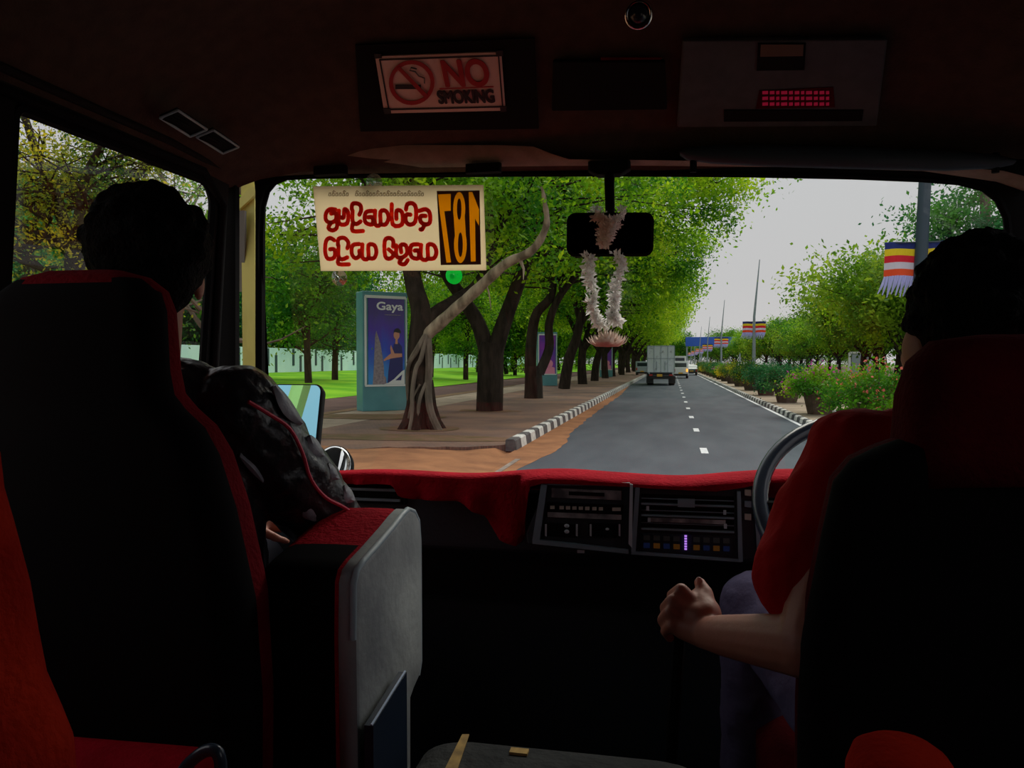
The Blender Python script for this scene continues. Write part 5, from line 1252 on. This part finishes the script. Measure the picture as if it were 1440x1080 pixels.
p1 = [(0, .245, .05), (.03, .262, .065), (.28, .268, .07), (.45, .262, .068), (.60, .236, .066), (.69, .212, .064), (.735, .190, .06), (.765, .160, .058), (.79, .142, .056), (.83, .136, .055), (.93, .134, .052), (.965, .126, .046), (.988, .10, .034), (1.0, .06, .018)]
p2 = [(0, .245, .05), (.03, .262, .065), (.40, .264, .07), (.52, .262, .068), (.71, .240, .066), (.80, .228, .064), (.838, .208, .06), (.858, .182, .056), (.875, .152, .054), (.90, .150, .053), (.95, .144, .050), (.975, .128, .042), (.99, .09, .032), (1.0, .06, .018)]
s1 = seat('front_seat', 'red edged front passenger seat with a black back, left of the aisle', -.850, .985, 2.034, .262, ('velvet_red', 'velvet_deep', 'seat_back_and_shade_black'), p1)
s2 = seat('driver_seat', 'driver seat with a dark red back, partly out of frame on the right', .425, .985, 1.900, .262, ('velvet_dark', 'velvet_dark', 'seat_back_and_shade_black'), p2)
# velvet towel over the head of the driver seat
mb = MB(); rs_ = []
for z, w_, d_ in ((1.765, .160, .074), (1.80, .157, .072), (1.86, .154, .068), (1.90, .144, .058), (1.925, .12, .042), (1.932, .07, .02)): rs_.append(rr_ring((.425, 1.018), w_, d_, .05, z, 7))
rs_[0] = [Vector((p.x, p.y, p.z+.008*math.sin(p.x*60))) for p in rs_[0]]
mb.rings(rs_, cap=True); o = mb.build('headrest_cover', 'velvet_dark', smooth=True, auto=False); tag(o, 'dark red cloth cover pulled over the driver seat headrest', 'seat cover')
# folded jump seat with grey vinyl backing
J = lambda px, py, X: P(px, py, X=X)
xg = -.452
t = thing('jump_seat', 'folded up aisle seat of red velvet with worn grey vinyl backing', 'seat', (xg, 1.22, FL))
gp = [(500, 1110), (497, 900), (498, 820), (502, 802), (512, 788), (530, 768), (552, 742), (566, 724), (574, 716), (582, 719), (588, 732), (590, 760), (591, 930), (588, 950), (580, 968), (574, 985), (574, 1110)]
loop = [J(x, y, xg) for x, y in gp]; mb = MB(); cen = sum(loop, Vector())/len(loop)
def sc_(l, k, dx): return [Vector((p.x+dx, cen.y+(p.y-cen.y)*k, cen.z+(p.z-cen.z)*k)) for p in l]
mb.rings([sc_(loop, .97, -.03), sc_(loop, 1.0, -.022), sc_(loop, 1.0, -.004), sc_(loop, .985, .003), sc_(loop, .95, .005)]); mb.build('vinyl_backing', 'vinyl_grey', t, smooth=True, label='worn grey vinyl backing')
mb = MB(); mb.tube([p+Vector((-.001, 0, 0)) for p in sc_(loop[1:14], .995, 0)], .0052, 8); mb.build('piping', 'vinyl_edge', t, smooth=True)
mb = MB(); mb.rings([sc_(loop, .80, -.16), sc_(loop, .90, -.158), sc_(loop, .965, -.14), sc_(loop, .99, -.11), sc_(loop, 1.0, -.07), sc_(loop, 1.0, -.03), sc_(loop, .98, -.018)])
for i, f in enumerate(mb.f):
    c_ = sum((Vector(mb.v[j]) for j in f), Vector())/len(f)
    if (c_.y < cen.y-.085 and c_.x < xg-.035 and c_.z < cen.z+.13) or c_.x < xg-.15: mb.m[i] = 1  # lower rear faces and far side blackened: shade put into the cushion colour
mb.build('cushion', ['velvet_red', 'seat_back_and_shade_black'], t, smooth=True, auto=False)
mb = MB(); mb.tube([(xg-.12, 1.3, FL), (xg-.08, 1.3, 1.3)], .02, 8); mb.build('support', 'black_trim', t)
# navy panel with pale edge
q = [J(525, 1021, xg+.03), J(572, 945, xg+.03), J(574, 1110, xg+.03), J(526, 1110, xg+.03)]; q[2].z = q[3].z = FL
t = thing('leaning_board', 'flat navy panel with a pale slanting top edge leaning on the grey vinyl backing', 'panel', q[3])
mb = MB(); polyprism(mb, q, (-1, 0, 0), .014); mb.build('board', 'folder_navy', t)
mb = MB(); mb.tube([q[0]+Vector((-.003, 0, .001)), q[1]+Vector((-.003, 0, .001))], .0018, 6); mb.build('top_edge', 'pale_edge', t)
# nearest seat at the left edge
t = thing('near_seat', 'bright red velvet seat nearest the camera at the left edge', 'seat', (-.78, .5, FL))
edge = [(-6, 640), (0, 692), (14, 740), (38, 830), (50, 900), (62, 960), (84, 1010), (100, 1050), (106, 1120)]
mb = MB(); rs_ = []
for px, py in edge:
    p = P(px, py, Y=.60); xr = p.x; hw_ = (xr+1.14)/2; cx_ = (xr-1.14)/2; rs_.append(rr_ring((cx_, .56), hw_, .075, .05, p.z, 7))
p0 = P(-6, 640, Y=.60); rs_.insert(0, rr_ring(((p0.x-1.14)/2, .55), (p0.x+1.14)/2-.03, .06, .045, p0.z+.05, 7)); rs_.insert(0, rr_ring(((p0.x-1.14)/2, .54), (p0.x+1.14)/2-.07, .035, .03, p0.z+.08, 7))
rs_.append([Vector((p.x, p.y, 1.1)) for p in rs_[-1]]); mb.rings(rs_); mb.build('backrest', 'velvet_red_lit', t, smooth=True, auto=False)
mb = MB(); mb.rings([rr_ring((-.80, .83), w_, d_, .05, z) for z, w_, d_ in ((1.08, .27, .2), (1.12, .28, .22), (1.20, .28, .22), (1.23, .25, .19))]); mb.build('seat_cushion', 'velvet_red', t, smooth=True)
mb = MB(); mb.box((-.80, .75, .9), (.2, .2, .15)); mb.build('pedestal', 'black_trim', t)
# red armrest bolster with tubular handle
c = P(215, 1062, Y=.88); c = P(215, 1062, Y=.92)
t = thing('armrest', 'red velvet armrest with a curved dark blue grab tube at the lower left', 'armrest', (c.x, .92, c.z-.1))
mb = MB(); rs_ = []
for px, s_ in ((60, 1), (100, 1), (200, 1), (290, 1), (315, .93), (328, .75), (334, .4)):
    yt = interp(px, [(60, 1026), (330, 1048)]); p = P(px, yt, Y=.95); rs_.append([Vector((p.x, .89+.062*s_*math.cos(a)*1.0, p.z-.026+.040*s_*math.sin(a)) ) for a in [2*math.pi*i/16 for i in range(16)]])
mb.rings(rs_); mb.build('pad', 'velvet_red', t, smooth=True)
mb = MB(); y0 = .80; mb.tube(spline([P(250, 1100, Y=y0), P(262, 1078, Y=y0), P(285, 1058, Y=y0), P(303, 1056, Y=y0), P(310, 1072, Y=y0), P(312, 1110, Y=y0)], 6), .0075, 10); mb.build('grab_tube', 'wheel_rim', t, smooth=True)
# near right seat top
c = P(1268, 1100, Y=.80)
t = thing('folded_seat', 'bright red rounded seat top at the lower right behind the driver seat', 'seat', (c.x, .80, FL))
mb = MB(); rs_ = []
for px, py, d_ in ((1188, 1110, .05), (1190, 1070, .05), (1206, 1052, .05), (1240, 1046, .04)): pass
top_z = P(1268, 1047, Y=.80).z; hw_ = (P(1345, 1070, Y=.80).x-P(1190, 1070, Y=.80).x)/2; cx_ = c.x
for dz, w_, d_ in ((-.35, 1, .06), (-.06, 1, .06), (-.03, .97, .058), (-.012, .86, .05), (-.003, .62, .036), (0, .3, .015)): rs_.append(rr_ring((cx_, .80), hw_*w_, d_, .05, top_z+dz, 7))
mb.rings(rs_); mb.build('cushion', 'velvet_red_lit', t, smooth=True, auto=False)
mb = MB(); mb.box((cx_, .80, (FL+top_z-.35)/2), (.03, .03, (top_z-.35-FL)/2)); mb.build('support', 'black_trim', t)

# engine cover between the seats
zt = 1.30; t = thing('engine_cover', 'low grey scuffed engine cover between the seats with a worn yellow stripe', 'cover', (-.17, 1.0, FL))
pA, pB = P(612, 1032, Z=zt), P(985, 1062, Z=zt); xa, xb, yf = pA.x, pB.x, pA.y
mb = MB(); mb.rings([rr_ring(((xa+xb)/2, yf-.35), (xb-xa)/2+w_, .35+d_, .05, z) for z, w_, d_ in ((FL, .05, .04), (zt-.04, .02, .015), (zt-.01, .003, 0), (zt, -.015, -.015))]); mb.build('cover', 'mat_grey', t, smooth=True)
mb = MB(); a, b_ = P(650, 1034, Z=zt+.001), P(660, 1034, Z=zt+.001); c_, d_ = P(641, 1090, Z=zt+.001), P(622, 1090, Z=zt+.001); polyprism(mb, [a, b_, c_, d_], (0, 0, 1), .002); mb.build('stripe', 'mat_yellow', t, label='worn yellow stripe')
mb = MB(); a = P(730, 1057, Z=zt+.002); mb.box(a, (.014, .008, .002)); mb.build('worn_mark', 'mat_yellow', t)
# gear lever
gk = Vector((-.02, 1.285, 1.535)); 
kp = P(957, 868, Y=1.30)
t = thing('gear_lever', 'dark gear lever under the hand of the driver', 'gear lever', (kp.x-.02, 1.36, FL))
mb = MB(); mb.tube([(kp.x-.02, 1.40, FL), (kp.x-.015, 1.36, 1.2), kp], .011, 8); mb.build('shaft', 'black_trim', t)
mb = MB(); mb.ell(kp, (.028, .028, .032)); mb.build('knob', 'black_trim', t, smooth=True)
mb = MB(); mb.rings([[Vector((kp.x-.02+r_*math.cos(a), 1.40+r_*math.sin(a), z)) for a in [2*math.pi*i/16 for i in range(16)]] for z, r_ in ((FL, .1), (FL+.1, .07), (FL+.2, .05), (FL+.28, .02))]); mb.build('boot', 'black_trim', t, smooth=True)
# small pale things low down
c = P(410, 1053, Y=1.28); mb = MB(); mb.ell(c, (.017, .03, .007), nu=16, nv=8); mb.ell(c-Vector((0, -.05, .02)), (.04, .09, .02)); mb.box((c.x, c.y+.05, (c.z+FL)/2-.02), (.03, .05, (c.z-FL)/2-.02))
o = mb.build('floor_lever', 'pale_tip', smooth=True); tag(o, 'pale oval tipped lever low beside the passenger seat', 'lever')
a = P(428, 812, Y=1.12); mb = MB(); mb.tube([a+Vector((-.07, .0, -.02)), a], [.006, .005], 8); mb.ell(a, .006, nu=10, nv=6); o = mb.build('recliner_lever', 'pale_tip', smooth=True); tag(o, 'short recliner lever with a pale tip beside the passenger seat', 'lever')

# ================================================================== PEOPLE
def V(*a): return Vector(a)
def head(mb, c, yaw=0, k=1.0, lean=0):
    """c = centre of the skull; face looks to +Y when yaw = 0"""
    Rm = Matrix.Rotation(yaw, 3, 'Z'); T = lambda x, y, z: c+Rm @ Vector((x*k, y*k, z*k))
    mb.ell(T(0, -.005, .02), (.076*k, .094*k, .092*k), Rm); mb.ell(T(0, .035, -.045), (.058*k, .06*k, .07*k), Rm); mb.cap(T(0, .03, -.08), .045*k, T(0, .055, -.095), .028*k)
    mb.cap(T(0, .085, .005), .010*k, T(0, .108, -.028), .014*k); mb.ell(T(0, .084, -.062), (.024*k, .012*k, .012*k), Rm); mb.cap(T(-.035, .078, .025), .012*k, T(.035, .078, .025), .012*k)
    for s_ in (-1, 1):
        mb.ell(T(s_*.082, -.005, -.018), (.010*k, .022*k, .034*k), Matrix.Rotation(yaw-s_*.35, 3, 'Z')); mb.cap(T(s_*.05, .06, -.03), .022*k, T(s_*.045, .05, -.06), .022*k)
    return T
def hair(mb, T, k, rng, n=70, nape=-.06, rad=(.088, .104, .102)):
    mb.ell(T(0, -.018, .035), (rad[0]*k, rad[1]*k, rad[2]*k)); mb.ell(T(0, -.045, -.015), (.078*k, .066*k, .075*k))
    for i in range(n):
        a = rng.uniform(0, 2*math.pi); e_ = rng.uniform(-.2, 1.5); d = Vector((math.cos(a)*math.cos(e_), math.sin(a)*math.cos(e_), math.sin(e_)))
        if d.y > .45 and d.z < .5: continue
        mb.ell(T(d.x*rad[0]*.95, -.018+d.y*rad[1]*.95, .035+d.z*rad[2]*.95), rng.uniform(.012, .020)*k, nu=8, nv=6)
def eyes(T, parent, k):
    for s_ in (-1, 1):
        mb = MB(); mb.ell(T(s_*.032, .077, .008), .013*k, nu=12, nv=8); e_ = mb.build('eye', 'eye_white', parent, smooth=True)
        mb = MB(); mb.ell(T(s_*.032, .087, .008), .006*k, nu=10, nv=6); mb.build('iris', 'hair_black', e_, smooth=True)
hr = random.Random(11)
# ---- passenger on the left
pc = P(208, 380, Y=1.19)
t = thing('person', 'person in a shiny black jacket with red piping, seated in the left front seat', 'person', (-.86, 1.3, FL))
sh_r = V(-.715, 1.19, 1.815); el_r = V(-.615, 1.37, 1.575); wr_r = V(-.79, 1.47, 1.625); ha_r = V(-.855, 1.53, 1.60)
sh_l = V(-1.02, 1.17, 1.83); el_l = V(-1.06, 1.36, 1.57); wr_l = V(-.92, 1.56, 1.55)
hip = V(-.86, 1.22, 1.42); chest = V(-.865, 1.17, 1.75); kz = 1.40
mb = MB(); T = head(mb, pc, yaw=R(42), k=.98)
mb.cap(T(0, -.005, -.05), .056, V(-.865, 1.15, 1.86), .062)
mb.cap(V(-.78, 1.16, 1.80), .07, V(-.95, 1.16, 1.80), .07); mb.cap(V(-.865, 1.17, 1.76), .12, V(-.86, 1.22, 1.45), .12)
for s_, e_, w_ in ((sh_r, el_r, wr_r), (sh_l, el_l, wr_l)): mb.cap(s_, .05, e_, .038); mb.cap(e_, .040, w_, .032)
for x in (-.95, -.77):
    mb.cap(V(x, 1.26, 1.40), .08, V(x, 1.66, 1.42), .058); mb.cap(V(x, 1.66, 1.42), .055, V(x, 1.76, .98), .04); mb.cap(V(x, 1.76, .98), .04, V(x, 1.78, .86), .035)
def hand(mb, w, d, up, s_=1, curl=.5, k=1.0):
    """w wrist, d pointing direction, up = back of the hand, s_ = thumb side sign"""
    d = d.normalized(); up = (up-d*up.dot(d)).normalized(); sd_ = d.cross(up)*s_
    mb.cap(w, .024*k, w+d*.045*k+sd_*.012*k, .022*k); mb.cap(w+d*.02*k-sd_*.01*k, .020*k, w+d*.075*k-sd_*.024*k, .015*k); mb.cap(w+d*.03*k, .022*k, w+d*.08*k+sd_*.022*k, .016*k); mb.cap(w+d*.03*k, .020*k, w+d*.085*k, .016*k)
    for i, (o_, L_) in enumerate(((.030, .068), (.010, .076), (-.010, .070), (-.029, .055))):
        p = w+d*(.088-.004*abs(i-1))*k+sd_*o_*k; a = curl*.9; q1 = p+(d*math.cos(a)-up*math.sin(a))*L_*.45*k; a2 = curl*2.1; q2 = q1+(d*math.cos(a2)-up*math.sin(a2))*L_*.32*k; a3 = curl*3; q3 = q2+(d*math.cos(a3)-up*math.sin(a3))*L_*.24*k
        mb.cap(p, .0095*k, q1, .0088*k); mb.cap(q1, .0088*k, q2, .0080*k); mb.cap(q2, .0080*k, q3, .0070*k)
    p = w+d*.022*k+sd_*.024*k-up*.006; q1 = p+(d*.6+sd_*.8).normalized()*.034*k; q2 = q1+(d*.9+sd_*.35-up*.3).normalized()*.030*k; q3 = q2+(d*.95-up*.3).normalized()*.022*k
    mb.cap(p, .015*k, q1, .0115*k); mb.cap(q1, .0112*k, q2, .0095*k); mb.cap(q2, .0095*k, q3, .008*k); return q3
hand(mb, wr_r, V(-.9, .15, .12), V(.1, -.6, .75), -1, .4, 1.1); hand(mb, wr_l, V(.7, .5, -.1), V(0, -.2, 1), 1, .4)
blob(mb, 'body', 'skin', t, .006, 4)
mb = MB(); hair(mb, T, .98, hr, 90, rad=(.100, .106, .104)); blob(mb, 'hair', 'hair_black', t, .006, 1, .006, .02)
eyes(T, t, .98)
mb = MB(); mb.cap(V(-.865, 1.16, 1.865), .070, V(-.865, 1.165, 1.80), .09); mb.cap(V(-.80, 1.17, 1.82), .088, V(-.93, 1.17, 1.82), .088); mb.cap(V(-.79, 1.18, 1.74), .115, V(-.80, 1.22, 1.44), .115); mb.cap(V(-.94, 1.18, 1.74), .115, V(-.92, 1.22, 1.44), .115)
for s_, e_, w_ in ((sh_r, el_r, wr_r), (sh_l, el_l, wr_l)):
    m1 = s_.lerp(e_, .5)+V(.01 if s_.x > -.9 else -.01, -.01, .0)
    mb.cap(s_, .082, m1, .074); mb.cap(m1, .074, e_, .066); cu_ = e_.lerp(w_, .42); mb.cap(e_, .066, cu_, .046)
    rg = random.Random(3)
    for k in range(9):
        f = (k+.5)/9; p = s_.lerp(e_, f); mb.ell(p+V(rg.uniform(-.012, .012), rg.uniform(-.012, .012), 0), (.079-.012*f, .079-.012*f, .013), Matrix.Rotation(rg.uniform(-.7, .7), 3, 'Y'), 14, 8)
blob(mb, 'jacket', 'jacket_black', t, .006, 2, .016, .05, label='shiny black jacket')
# highlights painted as grey patches, and red piping, on the right sleeve
def armpt(f, px_off, r_):  # point on the sleeve surface facing the camera / aisle side
    p = (sh_r.lerp(el_r, f)); tocam = (CAM-p).normalized(); ax = (el_r-sh_r).normalized(); s_ = ax.cross(tocam).normalized(); s_ = s_ if s_.x > 0 else -s_
    n_ = s_.cross(ax).normalized(); n_ = n_ if n_.dot(tocam) > 0 else -n_
    return p+(s_*math.sin(px_off)+n_*math.cos(px_off))*r_
mb = MB(); mb.tube(spline([armpt(f, .42+.16*math.sin(f*9), (.094-.012*f)) for f in (-.12, 0, .15, .3, .45, .6, .75, .9, 1.05)], 4), .0034, 7); mb.tube(spline([armpt(f, -.5, .094-.012*f) for f in (-.25, -.1, 0)], 4), .002, 6); mb.build('piping', 'piping_red', t, smooth=True, label='red piping')
for f0, f1, o0, o1 in ((-.05, .22, .75, 1.25), (.30, .45, .70, 1.2), (.50, .62, .7, 1.1), (.68, .80, .65, 1.15), (.88, 1.08, .6, 1.2), (.1, .3, -.5, -.35), (.55, .68, -.35, .05), (.8, .9, -.1, .2)):
    mb = MB(); rs_ = []
    for k in range(7):
        f = f0+(f1-f0)*k/6; w_ = math.sin(math.pi*(k+.35)/6.7); oc = (o0+o1)/2; ow = (o1-o0)/2*w_; r_ = .090-.014*f
        rs_.append([armpt(f, oc-ow, r_-.004), armpt(f, oc-ow*.5, r_+.002), armpt(f, oc+ow*.5, r_+.002), armpt(f, oc+ow, r_-.004), armpt(f, oc, r_-.012)])
    mb.rings(rs_); mb.build('sleeve_highlight', 'jacket_highlight', t, smooth=True, label='painted grey highlight on the sleeve')
mb = MB(); mb.ell(el_r.lerp(wr_r, .46), (.036, .036, .036)); mb.cap(el_r.lerp(wr_r, .40), .042, el_r.lerp(wr_r, .48), .038); mb.build('shirt_cuff', 'petal_white', t, smooth=True)
mb = MB()
for x in (-.95, -.77): mb.cap(V(x, 1.24, 1.40), .098, V(x, 1.67, 1.42), .07); mb.cap(V(x, 1.67, 1.42), .07, V(x, 1.77, .92), .055)
mb.cap(V(-.93, 1.22, 1.42), .11, V(-.79, 1.22, 1.42), .11); blob(mb, 'trousers', 'trouser_dark', t, .010, 3, .01, .08)
for x in (-.95, -.77): mb = MB(); mb.cap(V(x, 1.76, .80), .045, V(x, 1.90, .785), .035); mb.build('shoe', 'black_trim', t, smooth=True)

# ---- driver on the right
pc = P(1378, 474, Y=1.24); pc.x = .425
t = thing('person', 'person driving in a red short sleeved shirt, left hand on the gear lever', 'person', (.44, 1.3, FL))
sh = V(.270, 1.21, 1.755); el = V(.178, 1.05, 1.535); wr = P(990, 890, Y=1.235); shr = V(.62, 1.20, 1.715); elr = V(.66, 1.36, 1.50); wrr = V(.585, 1.52, 1.60)
mb = MB(); T = head(mb, pc, yaw=R(8), k=1.0); mb.cap(T(0, -.01, -.06), .055, V(.43, 1.17, 1.76), .062)
mb.cap(V(.33, 1.18, 1.71), .07, V(.53, 1.18, 1.71), .07); mb.cap(V(.43, 1.19, 1.66), .12, V(.43, 1.22, 1.34), .12)
mb.cap(sh, .055, el, .043); mb.cap(el, .043, wr.lerp(el, .2), .030); mb.cap(wr.lerp(el, .2), .030, wr, .024); mb.cap(shr, .055, elr, .043); mb.cap(elr, .043, wrr, .026)
for x0, x1, yk, zk in ((.33, .165, 1.56, 1.425), (.53, .60, 1.62, 1.34)):
    mb.cap(V(x0, 1.26, 1.30), .08, V(x1, yk, zk), .055); mb.cap(V(x1, yk, zk), .052, V(x1, yk+.12, .95), .038)
# gripping hand traced round the knob: palm, four curled fingers, thumb
def hp(px, py, Y): return P(px, py, Y=Y)
mb.cap(wr, .024, hp(992, 862, 1.26), .025); mb.cap(hp(992, 866, 1.255), .026, hp(985, 846, 1.28), .022); mb.cap(hp(985, 868, 1.25), .024, hp(962, 862, 1.262), .023); mb.cap(wr, .024, hp(962, 880, 1.25), .022)
mb.cap(hp(995, 855, 1.262), .015, hp(992, 834, 1.285), .0125); mb.cap(hp(992, 834, 1.285), .012, hp(984, 820, 1.30), .0095)          # thumb
fl = [((978, 852, 1.262), (958, 830, 1.265), (946, 838, 1.30), (950, 855, 1.32)), ((970, 862, 1.25), (946, 845, 1.255), (936, 855, 1.29), (942, 872, 1.315)),
      ((966, 874, 1.245), (942, 862, 1.245), (932, 872, 1.28), (939, 886, 1.305)), ((964, 884, 1.242), (944, 880, 1.24), (936, 888, 1.27), (942, 897, 1.29))]
for i, f in enumerate(fl):
    q = [hp(*a) for a in f]; r_ = (.0115, .0112, .0105, .0095)[i]; mb.cap(q[0], r_*1.15, q[1], r_); mb.cap(q[1], r_, q[2], r_*.92); mb.cap(q[2], r_*.92, q[3], r_*.8)
hand(mb, wrr, V(-.35, .5, .75), V(.8, .2, .2), 1, .8)
blob(mb, 'body', 'skin', t, .0036, 2)
mb = MB(); a = hp(983, 818, 1.292); mb.ell(a, (.006, .004, .008), nu=10, nv=6); mb.build('thumb_nail', 'nail', t, smooth=True)
mb = MB(); hair(mb, T, 1.0, hr, 110, rad=(.092, .108, .104)); blob(mb, 'hair', 'hair_black', t, .006, 0, .014, .018)
eyes(T, t, 1.0)
mb = MB(); mb.cap(V(.43, 1.175, 1.775), .066, V(.43, 1.18, 1.73), .09); mb.cap(V(.31, 1.19, 1.705), .085, V(.55, 1.19, 1.705), .085); mb.cap(V(.33, 1.19, 1.65), .12, V(.35, 1.22, 1.34), .13); mb.cap(V(.53, 1.19, 1.65), .12, V(.51, 1.22, 1.34), .13)
mb.cap(sh, .080, sh.lerp(el, .45)+V(-.015, .03, 0), .078); mb.cap(sh.lerp(el, .45)+V(-.015, .03, 0), .078, sh.lerp(el, .70)+V(-.020, .04, .0), .073); mb.cap(sh, .07, V(.38, 1.19, 1.79), .06); mb.cap(shr, .08, shr.lerp(elr, .7), .072)
blob(mb, 'shirt', 'shirt_red', t, .007, 3, .014, .07)
mb = MB()
for x0, x1, yk, zk in ((.33, .165, 1.56, 1.425), (.53, .60, 1.62, 1.34)): mb.cap(V(x0, 1.24, 1.30), .10, V(x1, yk, zk), .072); mb.cap(V(x1, yk, zk), .070, V(x1, yk+.12, .95), .055)
mb.cap(V(.36, 1.22, 1.30), .11, V(.50, 1.22, 1.30), .11); blob(mb, 'trousers', 'trouser_violet', t, .009, 2, .012, .05)
for x in (.165, .60): mb = MB(); mb.cap(V(x, 1.68, .83), .045, V(x, 1.82, .80), .035); mb.build('shoe', 'black_trim', t, smooth=True)
